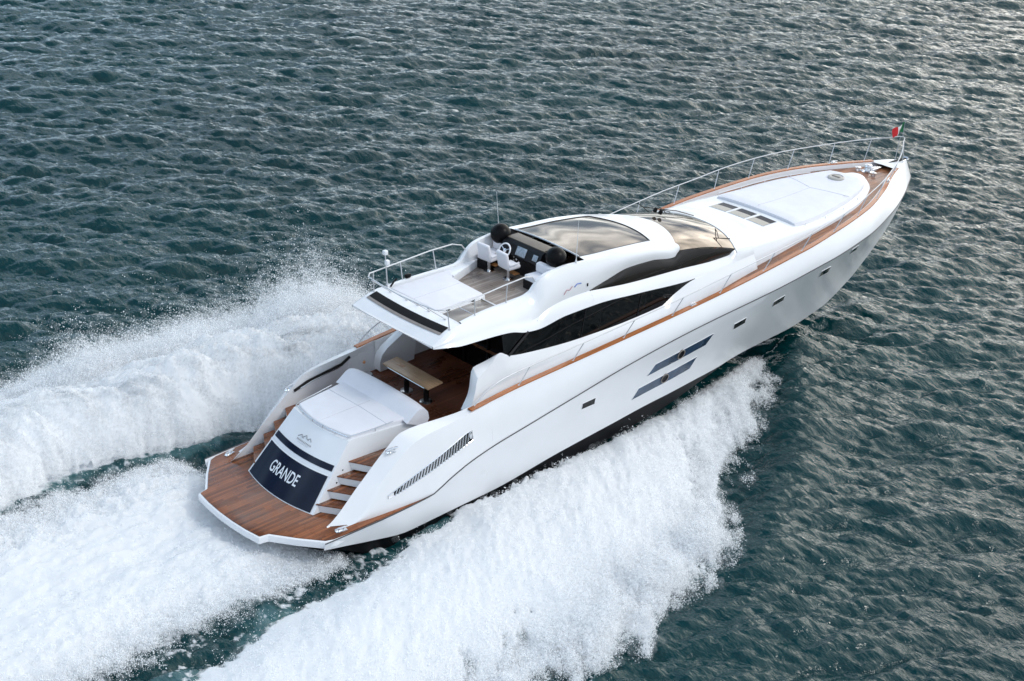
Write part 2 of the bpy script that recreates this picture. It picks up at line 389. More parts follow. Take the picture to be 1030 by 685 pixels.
def white_water(x, y):
    """density 0..1+, height, for each of the three bodies of white water at world (x, y)"""
    e = sample(nf_edge, LT, x, y); e2 = sample(nf_fine, LT, x, y)
    res = {}
    for side, (O, I, st) in {'s': (SO, SI, nf_st_s), 'p': (PO, PI_, nf_st_p)}.items():
        yy = -y if side == 's' else y
        yo = np.interp(x, *O); yi = np.interp(x, *I)
        w = np.maximum(yo - yi, 0.3); u = (yy - yi) / w
        streak = sample(st, LT, x, y)
        d_out = (yo - yy) + 0.28 * e + 0.62 * streak          # metres inside the outer edge
        d_in = (yy - yi) + 0.14 * e
        age = np.clip((22.2 - x) / 20, 0, 2)
        dens = sstep(-0.2, 0.75, d_out) * sstep(-0.05, 0.45, d_in) * (x < 22.2 + 0.2 * e)
        top = 1.5 if side == 'p' else 0.72
        ridge = np.interp(x, [-30, -6, 2, 9, 15, 19, 22], [0.25, 0.45, 0.75, 1.0, 0.8, 0.45, 0.1])
        us = np.clip(u, 0, 1)
        lip = np.interp(x, [4.5, 8.5], [0.06, 0.55])
        prof = np.where(us < 0.3, lip + (1 - lip) * np.sin(us / 0.3 * math.pi / 2) ** 1.3, 0.5 + 0.5 * np.cos((us - 0.3) / 0.7 * math.pi))
        h = top * ridge * prof
        h = h * (1 + (0.12 if side == 'p' else 0.075) * streak + 0.02 * sample(nf_mid, LT, x, y)) + 0.007 * e * np.clip(dens, 0, 1) + 0.002 * e2
        res[side] = (dens, h, u)
    lo = np.interp(x, [-30, -15, -6.3, -4, 0.9, 1.3], [-5.6, -3.9, -3.0, -2.85, -2.75, -2.65])
    hi = np.interp(x, [-30, -15, -5, -2, 0.4, 0.95, 1.3], [6.2, 4.4, 4.15, 4.4, 4.7, 4.4, 2.6])
    d = np.minimum(hi - y + 0.30 * e, y - lo + 0.16 * e)
    dens = sstep(-0.25, 1.1, d) * sstep(1.7, 0.9, x + 0.1 * e)
    h = 0.42 * sstep(-0.1, 1.6, d) * np.interp(x, [-30, -8, -1, 1.5], [0.3, 0.8, 1.0, 0.15])
    h = h * (1 + 0.16 * sample(nf_st_c, LT, x, y) + 0.05 * sample(nf_mid, LT, x, y)) + 0.012 * e * np.clip(dens, 0, 1) + 0.002 * e2
    res['c'] = (dens, h, d)
    return res

NS, LS = 2048, 130.0
hs, cx_, cy_ = spectrum_field(NS, LS, 5.0, R(47), 21, spread=3.0, lam_min=0.22)
swell = noise_field(1024, 130.0, 2.2, 33, lam_max=34, lam_min=2.5, stretch=(1, 2.2), ang=R(52))
# one sheet of water from under the camera's station to the horizon, finest where the boat and its wake are
CEN = (-20.2, -29.8); AIM = R(44.2)
def graded(start, stop, step, grow, first):
    v = [start]; st = first
    while v[-1] < stop: v.append(v[-1] + st(v[-1]) if callable(st) else v[-1] + st); st = st if callable(st) else st * grow
    return v
q_ = 0.00165
rr_ = list(np.geomspace(1.5, 24.0, 40)[:-1]) + list(24.0 * np.exp(np.arange(0, math.log(175 / 24.0), q_))) + list(np.geomspace(176, 9000, 60))
aa = list(np.arange(0, R(25), q_)); st_ = q_
while aa[-1] < math.pi: st_ *= 1.07; aa.append(aa[-1] + min(st_, R(6)))
aa = [v for v in aa if v < math.pi - .02] + [math.pi]
aa = np.array([-v for v in aa[::-1][:-1]] + aa) if False else np.array(sorted(set([-v for v in aa] + aa)))
RR, AA = np.meshgrid(np.array(rr_), aa, indexing='ij')
GX = CEN[0] + RR * np.cos(AA + AIM); GY = CEN[1] + RR * np.sin(AA + AIM)
fine = sstep(R(44), R(27), np.abs(AA)) * sstep(230, 160, RR) * sstep(14, 26, RR)
amp = 0.105
H = amp * sample(hs, LS, GX, GY) + 0.06 * sample(swell, LS, GX, GY)
CHX = amp * 0.75 * sample(cx_, LS, GX, GY); CHY = amp * 0.75 * sample(cy_, LS, GX, GY)
ww = white_water(GX, GY)
foam = np.clip(np.maximum.reduce([ww['s'][0], ww['p'][0], ww['c'][0]]), 0, 1)
calm = np.clip(np.maximum.reduce([sstep(0, .5, ww[k][0]) for k in 'spc']), 0, 1)
# thin lacy foam and flecks in the dark troughs between the white bodies, behind the transom
tr = sstep(6, 2, GX) * sstep(-7.0, -4.2, GY) * sstep(7.5, 5.0, GY) * sstep(-30, -4, GX)
fl_ = sample(nf_fine, LT, GX * 1.0, GY) + 0.6 * sample(nf_mid, LT, GX, GY)
lace = tr * sstep(-0.3, 2.0, 0.9 * sample(nf_st_c, LT, GX, GY) + 0.75 * sample(nf_fine, LT, GX, GY)) * 0.62
# flecks thrown beyond the outer edges
for k, (O, sg) in {'s': (SO, -1), 'p': (PO, 1)}.items():
    do = sg * GY - np.interp(GX, *O)
    lace = np.maximum(lace, sstep(1.2, 0.0, do) * (do > -0.6) * (GX < 21) * sstep(0.9, 2.2, fl_) * 0.6)
foam_a = np.clip(np.maximum(foam, lace), 0, 1)
# air whipped under the surface beside the white water: pale green-blue margins
air = np.maximum(foam, 0)
for k, (I, sg) in {'s': (SI, -1), 'p': (PI_, 1)}.items():
    di = sg * GY - np.interp(GX, *I)
    air = np.maximum(air, 0.32 * sstep(-0.6, 0.15, di + 0.25 * sample(nf_mid, LT, GX, GY)) * (di < 1) * (GX < 6.5) * (GX > -40))
air = np.maximum(air, 0.0 * tr)
# the smooth bow wave that rolls away from the stem on either side, and the hollow along the hull
for sg in (1, -1):
    yy = sg * GY
    line = np.interp(GX, [4, 12, 17, 21, 24, 26.5], [13.5, 9.6, 7.0, 4.2, 1.6, 0.0])
    dd = (yy - line) / 1.5
    H += 0.34 * np.exp(-dd * dd) * sstep(2, 14, GX) * sstep(28, 24, GX) * (yy > -1)
    dd2 = (yy - line + 2.3) / 1.3
    H -= 0.26 * np.exp(-dd2 * dd2) * sstep(2, 14, GX) * sstep(26, 23, GX) * (yy > -1)
damp = (1 - 0.75 * calm) * fine
H = H * damp; 
# trough behind the planing hull
H -= 0.12 * sstep(4, 1, GX) * sstep(-14, -2, GX) * np.exp(-(np.abs(GY) / 5.2) ** 4)
V = np.stack([GX + CHX * damp, GY + CHY * damp, H], -1).reshape(-1, 3)
nx, ny = GX.shape
ii = np.arange(nx * ny).reshape(nx, ny)
F = np.stack([ii[:-1, :-1], ii[1:, :-1], ii[1:, 1:], ii[:-1, 1:]], -1).reshape(-1, 4)
me = np_mesh('sea', V, F)
at = me.attributes.new('foam', 'FLOAT', 'POINT')
at.data.foreach_set('value', foam_a.ravel().astype(np.float32))
at = me.attributes.new('air', 'FLOAT', 'POINT'); at.data.foreach_set('value', air.ravel().astype(np.float32))
me.polygons.foreach_set('use_smooth', np.ones(len(F), bool))
sea = bpy.data.objects.new('sea', me); C.objects.link(sea)
tag(sea, 'dark teal open sea covered in small choppy waves', 'sea', kind='structure')
mt = bpy.data.materials.new('sea water'); mt.use_nodes = True; nt = mt.node_tree; b = nt.nodes['Principled BSDF']
N = nt.nodes.new; L = nt.links.new
b.inputs['IOR'].default_value = 1.333; b.inputs['Specular IOR Level'].default_value = 0.5
tcn = N('ShaderNodeTexCoord')
mp = N('ShaderNodeMapping'); mp.inputs['Rotation'].default_value = (0, 0, R(-48)); mp.inputs['Scale'].default_value = (1.0, 0.36, 1.0)
L(tcn.outputs['Object'], mp.inputs[0])
n1 = N('ShaderNodeTexNoise'); n1.inputs['Scale'].default_value = 3.2; n1.inputs['Detail'].default_value = 3.5; n1.inputs['Roughness'].default_value = 0.62
n1.inputs['Distortion'].default_value = 0.2
L(mp.outputs[0], n1.inputs['Vector'])
bp = N('ShaderNodeBump'); bp.inputs['Strength'].default_value = 1.0; bp.inputs['Distance'].default_value = 0.10
L(n1.outputs['Fac'], bp.inputs['Height']); L(bp.outputs[0], b.inputs['Normal'])
n2 = N('ShaderNodeTexNoise'); n2.inputs['Scale'].default_value = 0.05; n2.inputs['Detail'].default_value = 3; L(tcn.outputs['Object'], n2.inputs['Vector'])
wr = N('ShaderNodeValToRGB'); wr.color_ramp.elements[0].position = 0.3; wr.color_ramp.elements[0].color = (0.002, 0.026, 0.030, 1)
wr.color_ramp.elements[1].position = 0.7; wr.color_ramp.elements[1].color = (0.003, 0.037, 0.041, 1); L(n2.outputs['Fac'], wr.inputs['Fac'])
fa = N('ShaderNodeAttribute'); fa.attribute_name = 'foam'
n3 = N('ShaderNodeTexNoise'); n3.inputs['Scale'].default_value = 7; n3.inputs['Detail'].default_value = 4; L(tcn.outputs['Object'], n3.inputs['Vector'])
# foam breaks up with noise; a little of it is air under the surface that turns the water pale green-blue
m1 = N('ShaderNodeMath'); m1.operation = 'MULTIPLY_ADD'; m1.inputs[1].default_value = 0.7; m1.inputs[2].default_value = -0.35; L(n3.outputs['Fac'], m1.inputs[0])
m2 = N('ShaderNodeMath'); m2.operation = 'ADD'; L(fa.outputs['Fac'], m2.inputs[0]); L(m1.outputs[0], m2.inputs[1])
m3 = N('ShaderNodeMapRange'); m3.inputs['From Min'].default_value = 0.25; m3.inputs['From Max'].default_value = 0.75; L(m2.outputs[0], m3.inputs['Value'])
ma = N('ShaderNodeMix'); ma.data_type = 'RGBA'; ma.inputs[7].default_value = (0.14, 0.30, 0.32, 1); L(wr.outputs['Color'], ma.inputs[6])
m4 = N('ShaderNodeMapRange'); m4.inputs['From Min'].default_value = 0.05; m4.inputs['From Max'].default_value = 0.9; fr_a = N('ShaderNodeAttribute'); fr_a.attribute_name = 'air'; L(fr_a.outputs['Fac'], m4.inputs['Value'])
L(m4.outputs[0], ma.inputs['Factor'])
mb = N('ShaderNodeMix'); mb.data_type = 'RGBA'; mb.inputs[7].default_value = (0.82, 0.84, 0.87, 1); L(ma.outputs[2], mb.inputs[6]); L(m3.outputs[0], mb.inputs['Factor'])
L(mb.outputs[2], b.inputs['Base Color'])
m5 = N('ShaderNodeMapRange'); m5.inputs['To Min'].default_value = 0.03; m5.inputs['To Max'].default_value = 0.7; L(m3.outputs[0], m5.inputs['Value']); L(m5.outputs[0], b.inputs['Roughness'])
me.materials.append(mt)

# ------------------------------------------------------------------ white water: thrown sheets with their droplets
def foam_material():
    mt = bpy.data.materials.new('white spray'); mt.use_nodes = True; nt = mt.node_tree; nt.nodes.clear()
    N = nt.nodes.new; L = nt.links.new
    o = N('ShaderNodeOutputMaterial'); df = N('ShaderNodeBsdfDiffuse'); tl = N('ShaderNodeBsdfTranslucent'); tp = N('ShaderNodeBsdfTransparent')
    df.inputs['Color'].default_value = (0.93, 0.94, 0.95, 1); tl.inputs['Color'].default_value = (0.90, 0.92, 0.94, 1)
    mx = N('ShaderNodeMixShader'); mx.inputs[0].default_value = 0.4; L(df.outputs[0], mx.inputs[1]); L(tl.outputs[0], mx.inputs[2])
    at = N('ShaderNodeAttribute'); at.attribute_name = 'cover'
    tcn = N('ShaderNodeTexCoord'); nz = N('ShaderNodeTexNoise'); nz.inputs['Scale'].default_value = 9; nz.inputs['Detail'].default_value = 5; nz.inputs['Roughness'].default_value = 0.7
    L(tcn.outputs['Object'], nz.inputs['Vector'])
    k = N('ShaderNodeMath'); k.operation = 'MULTIPLY_ADD'; k.inputs[1].default_value = 0.7; k.inputs[2].default_value = -0.30; L(nz.outputs['Fac'], k.inputs[0])
    s = N('ShaderNodeMath'); s.operation = 'ADD'; L(at.outputs['Fac'], s.inputs[0]); L(k.outputs[0], s.inputs[1])
    mr = N('ShaderNodeMapRange'); mr.inputs['From Min'].default_value = 0.12; mr.inputs['From Max'].default_value = 0.62; L(s.outputs[0], mr.inputs['Value'])
    bp = N('ShaderNodeBump'); bp.inputs['Strength'].default_value = 0.05; bp.inputs['Distance'].default_value = 0.05
    L(nz.outputs['Fac'], bp.inputs['Height']); L(bp.outputs[0], df.inputs['Normal'])
    m2 = N('ShaderNodeMixShader'); th_ = N('ShaderNodeAttribute'); th_.attribute_name = 'thin'; iv = N('ShaderNodeMath'); iv.operation = 'SUBTRACT'; iv.inputs[0].default_value = 1.0; L(th_.outputs['Fac'], iv.inputs[1])
    al = N('ShaderNodeMath'); al.operation = 'MULTIPLY'; L(mr.outputs[0], al.inputs[0]); L(iv.outputs[0], al.inputs[1])
    L(al.outputs[0], m2.inputs[0]); L(tp.outputs[0], m2.inputs[1]); L(mx.outputs[0], m2.inputs[2])
    L(m2.outputs[0], o.inputs[0])
    return mt
M['foam'] = foam_material()
TET = np.array([(1, 1, 1), (1, -1, -1), (-1, 1, -1), (-1, -1, 1)], float) / math.sqrt(3)
TF = np.array([(0, 1, 2), (0, 3, 1), (0, 2, 3), (1, 3, 2)])
def rotations(n, rng):
    q = rng.normal(size=(n, 4)); q /= np.linalg.norm(q, axis=1)[:, None]; w, x, y, z = q.T
    return np.stack([np.stack([1-2*(y*y+z*z), 2*(x*y-z*w), 2*(x*z+y*w)], -1), np.stack([2*(x*y+z*w), 1-2*(x*x+z*z), 2*(y*z-x*w)], -1), np.stack([2*(x*z-y*w), 2*(y*z+x*w), 1-2*(x*x+y*y)], -1)], 1)

def white_body(key, name, label, box, ndrop, mist, seed, veils=(), plumes=()):
    rng = np.random.default_rng(seed); st = 0.075
    ax = np.arange(box[0], box[1], st); ay = np.arange(box[2], box[3], st)
    X, Y = np.meshgrid(ax, ay, indexing='ij'); dens, h, u = white_water(X, Y)[key]
    n1, n2 = X.shape; idx = np.arange(n1 * n2).reshape(n1, n2)
    keep = dens > 0.02
    kf = keep[:-1, :-1] & keep[1:, :-1] & keep[1:, 1:] & keep[:-1, 1:]
    q = np.stack([idx[:-1, :-1], idx[1:, :-1], idx[1:, 1:], idx[:-1, 1:]], -1)[kf]
    tri = np.concatenate([q[:, [0, 1, 2]], q[:, [0, 2, 3]]])
    used = np.unique(tri); remap = -np.ones(n1 * n2, int); remap[used] = np.arange(len(used)); tri = remap[tri]
    Z = np.maximum(h, 0.02) * np.clip(dens * 1.4, 0.05, 1) + 0.06
    V = np.stack([X, Y, Z], -1).reshape(-1, 3)[used]; cov = np.clip(dens, 0, 1).ravel()[used]
    # droplets: dense just over the sheet, thickest along its ragged edges, thinning outwards and upwards
    px = rng.uniform(box[0], box[1], ndrop * 14); py = rng.uniform(box[2], box[3], ndrop * 14)
    pts = []
    d, hh, uu = white_water(px, py)[key]
    if key == 'c':
        outd = np.maximum(-uu, 0)
        wgt = np.where(uu > 0, 0.02 + 0.9 * np.exp(-uu / 0.5), np.exp(-outd / 0.16)) * (px < 1.6)
        zt = np.maximum(hh, 0.05) + rng.exponential(0.06, len(px))
    else:
        O, I = (SO, SI) if key == 's' else (PO, PI_); sg = -1 if key == 's' else 1
        yo = np.interp(px, *O); yi = np.interp(px, *I); do = sg * py - yo; di = sg * py - yi
        fe = sample(nf_st_s if key == 's' else nf_st_p, LT, px, py); fm = sample(nf_edge, LT, px * 1.3 + 7, py * 1.3)
        spread = 0.30 * np.exp(0.85 * fe + 0.4 * fm)
        wgt = np.where(do > 0, np.exp(-do / spread), 0.03 + 0.95 * np.exp(do / 0.7)) * (di > -0.25 + 0.1 * fm) * (px < 22.3)
        wgt = wgt * (do < 1.4)
        wgt = wgt * np.where(di < 0.1, 0.12, np.where(di < 0.4, 0.5, 1))
        plume = np.clip(0.6 + 0.55 * fe + 0.4 * fm, 0.05, 2.2)
        zt = np.where(do > 0, np.maximum(hh, 0.04), np.maximum(hh, 0.04)) + mist * plume * rng.exponential(1.0, len(px)) * np.interp(px, [-30, -4, 3, 12, 19, 22], [0.25, 0.45, 0.8, 1.0, 0.7, 0.25])
        zt = zt * np.where(do > 0, np.exp(-do / 1.6), 1)
        zt = np.where((px > 2.0) & (di < 0.6), np.minimum(zt, np.maximum(hh, .05) + .08), zt)
        wgt = wgt * np.where((px > 2) & (di < .1), 0.08, 1)
    sel = np.nonzero(rng.uniform(0, 1, len(px)) < np.clip(wgt, 0, 1))[0][:ndrop]
    P = np.stack([px[sel], py[sel], zt[sel] + 0.03], -1)
    for (cx0, cy0, cz0, sx, sy, sz, n_) in plumes:      # tall feathery plumes: fine drops thrown up and drifting
        g_ = rng.normal(size=(n_, 3)); up2 = rng.exponential(1.0, n_)
        e_ = sample(nf_st_p, LT, cx0 + g_[:, 0] * sx, cy0 + g_[:, 1] * sy)
        P = np.concatenate([P, np.stack([cx0 + g_[:, 0] * sx - .25 * up2 * sz, cy0 + g_[:, 1] * sy + .2 * up2 * sz, cz0 + up2 * sz * np.exp(.35 * e_)], -1)])
    # drops fly in short filaments: each seed is strung out along the way the water was thrown
    nst = 4; dirv = np.array([-.62, {'s': -.7, 'p': .7, 'c': .15}[key], .30]); t_ = rng.normal(size=(len(P), nst)) * .13
    P = (P[:, None, :] + t_[:, :, None] * dirv + rng.normal(size=(len(P), nst, 3)) * .02).reshape(-1, 3); P[:, 2] = np.maximum(P[:, 2], .03)
    size = np.clip(rng.lognormal(math.log(0.0058), 0.5, len(P)), 0.003, 0.02)
    for up_, lift, cut in veils:
        c2 = np.clip(dens - cut + 0.22 * sample(nf_st_s if key == 's' else nf_st_p, LT, X + 3, Y) + 0.12 * sample(nf_mid, LT, X, Y + 5), 0, 1) * 0.62
        k2 = c2 > 0.03; kf2 = k2[:-1, :-1] | k2[1:, :-1] | k2[1:, 1:] | k2[:-1, 1:]
        q2 = np.stack([idx[:-1, :-1], idx[1:, :-1], idx[1:, 1:], idx[:-1, 1:]], -1)[kf2]
        t2 = np.concatenate([q2[:, [0, 1, 2]], q2[:, [0, 2, 3]]]); us2 = np.unique(t2); rm2 = -np.ones(n1 * n2, int); rm2[us2] = np.arange(len(us2))
        Z2 = np.maximum(h, 0.02) * up_ + lift * np.clip(dens, 0, 1) + 0.03
        tri = np.concatenate([tri, rm2[t2] + len(V)]); V = np.concatenate([V, np.stack([X, Y, Z2], -1).reshape(-1, 3)[us2]]); cov = np.concatenate([cov, c2.ravel()[us2]])
    # mist: wisps too fine to see as drops, each a thin translucent puff riding where the drops are
    npf = {'s': 16000, 'p': 60000, 'c': 10000}[key]
    Q = P[rng.integers(0, len(P), npf)] + rng.normal(size=(npf, 3)) * np.array([.10, .10, .05]); Q[:, 2] = np.maximum(Q[:, 2], .1)
    thin = np.concatenate([np.zeros(len(P)), np.full(npf, 0.93)]); P = np.concatenate([P, Q]); size = np.concatenate([size, rng.uniform(.045, .13, npf)])
    nv = len(V)
    me = np_mesh(name, V, tri)
    me.vertices.add(len(P)); me.vertices.foreach_set('co', np.concatenate([V, P]).astype(np.float32).ravel())
    a = me.attributes.new('cover', 'FLOAT', 'POINT'); a.data.foreach_set('value', np.concatenate([cov, np.ones(len(P))]).astype(np.float32))
    a = me.attributes.new('thin', 'FLOAT', 'POINT'); a.data.foreach_set('value', np.concatenate([np.zeros(nv), thin]).astype(np.float32))
    a = me.attributes.new('drop', 'FLOAT', 'POINT'); a.data.foreach_set('value', np.concatenate([np.zeros(nv), size]).astype(np.float32))
    me.polygons.foreach_set('use_smooth', np.ones(len(me.polygons), bool)); me.update()
    me.materials.append(M['foam']); o = bpy.data.objects.new(name, me); C.objects.link(o)
    md = o.modifiers.new('droplets', 'NODES'); md.node_group = DROPS
    return tag(o, label, 'spray', kind='stuff')

def droplet_nodes():
    """the sheet's loose points become small round drops of their own radius"""
    ng = bpy.data.node_groups.new('droplets', 'GeometryNodeTree')
    ng.interface.new_socket('Geometry', in_out='INPUT', socket_type='NodeSocketGeometry'); ng.interface.new_socket('Geometry', in_out='OUTPUT', socket_type='NodeSocketGeometry')
    N = ng.nodes.new; L = ng.links.new
    i = N('NodeGroupInput'); o = N('NodeGroupOutput'); at = N('GeometryNodeInputNamedAttribute'); at.data_type = 'FLOAT'; at.inputs['Name'].default_value = 'drop'
    cmp_ = N('FunctionNodeCompare'); cmp_.data_type = 'FLOAT'; cmp_.operation = 'GREATER_THAN'; cmp_.inputs[1].default_value = 0.0001
    sp = N('GeometryNodeSeparateGeometry'); sp.domain = 'POINT'; mp = N('GeometryNodeMeshToPoints'); sm = N('GeometryNodeSetMaterial'); sm.inputs['Material'].default_value = M['foam']; j = N('GeometryNodeJoinGeometry')
    L(at.outputs[0], cmp_.inputs[0]); L(i.outputs[0], sp.inputs['Geometry']); L(cmp_.outputs[0], sp.inputs['Selection'])
    L(sp.outputs['Selection'], mp.inputs['Mesh']); L(at.outputs[0], mp.inputs['Radius']); L(mp.outputs[0], sm.inputs['Geometry'])
    L(sm.outputs[0], j.inputs[0]); L(sp.outputs['Inverted'], j.inputs[0]); L(j.outputs[0], o.inputs[0])
    return ng
DROPS = droplet_nodes()
white_body('s', 'bow_spray', 'thick white sheet of spray thrown off the starboard side of the yacht, nearest the viewer', (-16, 22.6, -13.5, -0.6), 230000, 0.12, 1)
white_body('p', 'bow_spray', 'misty white bank of spray beyond the yacht, rising along its far side', (-16, 22.6, 0.6, 16.0), 230000, 0.22, 2, [(1.25, .12, .3), (1.6, .25, .55)],
    [(10.2, 8.6, .9, .9, .7, .42, 45000), (8.6, 9.0, .9, .8, .7, .34, 26000), (5.6, 9.9, .8, 1.1, .6, .34, 30000), (2.4, 10.4, .6, 1.3, .6, .28, 20000)])
white_body('c', 'stern_wake', 'churned white wake boiling out behind the wooden swim platform', (-18, 2.0, -6, 7.5), 80000, 0.1, 3)

# ================================================================== THE YACHT
yacht = empty('motor_yacht', YM.copy(), 'long white motor yacht with teak decks running fast through spray', 'yacht')
Y = yacht

# ---- hull rails (boat frame: x forward from the platform, y to port, z up from the waterline)
capT = np.array([(6.3, 2.70, 2.66), (7.7, 2.70, 2.76), (10, 2.78, 2.90), (12, 2.85, 3.0), (16, 2.95, 3.2), (19, 3.0, 3.40), (21.7, 2.99, 3.6), (24.07, 2.80, 3.74), (26.4, 2.46, 3.86),
                 (28.75, 1.72, 3.93), (30.0, 1.16, 3.93), (31.0, .75, 3.9), (32.0, .40, 3.84), (32.7, 0.16, 3.76), (32.95, 0.0, 3.72)])
knT = np.array([(0.9, 2.9, .62), (3, 2.97, .62), (4.6, 2.97, .66), (5.3, 2.97, .92), (6.0, 2.97, 1.16), (6.8, 2.97, 1.34), (8.65, 3.0, 1.62), (10.6, 3.06, 1.93), (12.55, 3.11, 2.22), (15.8, 3.19, 2.55),
                (20.36, 3.27, 2.80), (22.9, 3.22, 2.95), (26.1, 2.86, 3.06), (28.4, 2.26, 3.12), (29.5, 1.90, 3.15), (31.0, 1.28, 3.16), (32.15, .72, 3.16), (32.9, .33, 3.14), (33.35, 0, 3.12)])
chT = np.array([(0.9, 2.84, .38), (1.7, 2.80, .16), (2.6, 2.75, -.10), (4.1, 2.72, -.40), (7.1, 2.70, -.40), (10, 2.76, -.12), (12.28, 2.78, 0.03), (14.62, 2.75, .13), (16.85, 2.6, .09), (18.29, 2.4, -.02), (19.34, 2.15, -.14), (20.71, 1.85, -.32), (22.2, 1.62, -.48),
                (24.4, 1.36, -.62), (26.35, 1.1, -.58), (28.55, .82, -.12), (29.7, .62, .22), (31.2, .36, .80), (32.6, .15, 1.7), (33.3, 0, 2.35)])
keT = np.array([(0.9, 0, -.75), (12, 0, -1.0), (20, 0, -1.25), (24, 0, -1.2), (27, 0, -.95), (29.5, 0, -.35), (31.5, 0, .55), (32.9, 0, 1.7), (33.3, 0, 2.3)])
def rl(T, x): return np.stack([x, pch(x, T[:, 0], T[:, 1]), pch(x, T[:, 0], T[:, 2])], -1)
def xs_for(T, s, xa):
    """stations s in 0..1: x shared up to 28, stretched to each rail's own stem beyond"""
    x = xa + s * (33.0 - xa); end = T[-1, 0]
    return np.where(x > 28, 28 + (x - 28) * (end - 28) / 5.0, x)
def hull_y(x, z):
    """half breadth of the topside below the knuckle"""
    k = rl(knT, np.array([x]))[0]; c = rl(chT, np.array([x]))[0]; t = (k[2] - z) / (k[2] - c[2])
    return k[1] * (1 - t) + c[1] * t + flare(x) * 4 * t * (1 - t)
def flare(x): return -0.14 * float(np.clip((x - 19) / 7, 0, 1)) if x < 30 else -0.14 * max(0, (33.3 - x) / 3.3)
def side_norm(x, z, e=0.05):
    a = np.array([1, (hull_y(x + e, z) - hull_y(x - e, z)) / (2 * e), 0]); c = np.array([0, (hull_y(x, z + e) - hull_y(x, z - e)) / (2 * e), 1])
    n = np.cross(c, a); n = n / np.linalg.norm(n); return n if n[1] > 0 else -n

s_all = np.unique(np.concatenate([np.linspace(0, 1, 110), np.linspace(.84, 1, 40)]))
hb = MB()
# lower topside, knuckle -> chine
K = rl(knT, xs_for(knT, s_all, .9)); B = rl(chT, xs_for(chT, s_all, .9)); G = rl(keT, xs_for(keT, s_all, .9))
bul = np.stack([np.zeros(len(s_all)), [flare(x) for x in B[:, 0]], np.zeros(len(s_all))], -1)
hb.both(loft([K, B], [7], [bul]))
# upper topside, knuckle -> rail, from x = 4.7 forward (further aft the fins stand on the platform)
# fin and bulwark edges: outer crease and inner edge of the top face
finO = np.array([(1.9, 2.56, .64), (2.01, 2.58, .66), (3.02, 2.62, 1.52), (4.05, 2.64, 2.30), (4.5, 2.66, 2.46), (5.2, 2.70, 2.54), (6.3, 2.72, 2.62), (7.0, 2.72, 2.70)])
finI = np.array([(1.42, 2.28, .64), (1.48, 2.28, .66), (2.56, 2.26, 1.50), (3.58, 2.24, 2.30), (4.09, 2.26, 2.62), (4.69, 2.32, 2.67), (5.92, 2.46, 2.66), (7.0, 2.52, 2.74)])
fbT = np.array([(1.9, 2.60, .625), (2.3, 2.68, .625), (3.2, 2.80, .625), (4.2, 2.90, .63), (4.7, 2.965, .68)])
sf = np.linspace(0, 1, 46)
xo = 1.9 + sf * 5.1; xi = 1.42 + sf * (7.0 - 1.42)
FO = rl(finO, xo); FI = rl(finI, xi)
xb = np.clip(xo, 1.9, 4.7); lowA = rl(fbT, xb); lowB = rl(knT, xo); low = np.where((xo > 4.7)[:, None], lowB, lowA)
INB = FI.copy(); INB[:, 2] = np.minimum(np.where(xi < 4.2, .62, 1.70), FI[:, 2] - .005); INB[:, 1] = FI[:, 1] + 0.05
for sg in (1, -1):
    fin = MB(); mir = np.array([1, sg, 1])
    fin.grid(loft([low, FO], [8], [np.stack([0 * xo, 0.05 * np.ones_like(xo), 0 * xo], -1)]) * mir)
    fin.grid(loft([FO, FI], [2]) * mir); fin.grid(loft([FI, INB], [3]) * mir)
    fin.build('bulwark_wing', M['white'], Y, angle=24, weld=True)
sF = s_all[(.9 + s_all * 32.1) >= 6.95]
x7 = np.concatenate([[(7.0 - .9) / 32.1], sF])
KT = rl(knT, xs_for(knT, x7, .9)); CT = rl(capT, xs_for(capT, x7, .9))
outb = np.stack([0 * x7, 0.06 * np.clip((33 - KT[:, 0]) / 8, 0, 1), 0.0 * x7], -1)
hb.both(loft([KT, CT], [6], [outb]))
# bulwark inside face
def inward(P, d):
    """offset a rail inboard, closing at the stem"""
    q = P.copy(); t = np.gradient(P[:, :2], axis=0); t /= np.linalg.norm(t, axis=1)[:, None] + 1e-9
    nrm = np.stack([t[:, 1], -t[:, 0]], -1); nrm *= -np.sign(nrm[:, 1:2] + 1e-9)   # points to smaller y
    q[:, :2] += nrm * d; q[:, 1] = np.maximum(q[:, 1], 0); return q
CI = inward(CT, 0.20); CI[:, 2] += 0.0
DK = inward(CT, 0.24); zdeck = lambda x: pch(x, capT[:, 0], capT[:, 2]) - 0.34
DK[:, 2] = CT[:, 2] - 0.36
hb.both(loft([CT + [0, 0, .0], CI], [1])); hb.both(loft([CI, DK], [2]))
hb.build('hull', M['white'], Y, angle=28, weld=True)
# bottom
bd = .62 * sstep(19.5, 14, B[:, 0]) * sstep(.8, 3.4, B[:, 0]); B2 = B - np.stack([0 * bd, .16 * bd, bd], -1); G2 = G.copy(); G2[:, 2] = np.minimum(G2[:, 2], B2[:, 2] - .1)
bt = MB(); bt.both(loft([B + [0, -.004, 0], B2, G2], [2, 4])); bt.build('hull_bottom', M['bottom'], Y, weld=True)
# strakes: dark line along the knuckle
for sg in (1, -1):
    st = MB(); P = K[:-2].copy(); P[:, 1] += .012; P[:, 1] *= sg; st.tube(P, [0.017 if x < 27 else 0.014 for x in P[:, 0]], 6); st.build('rubbing_strake', M['line'], Y)
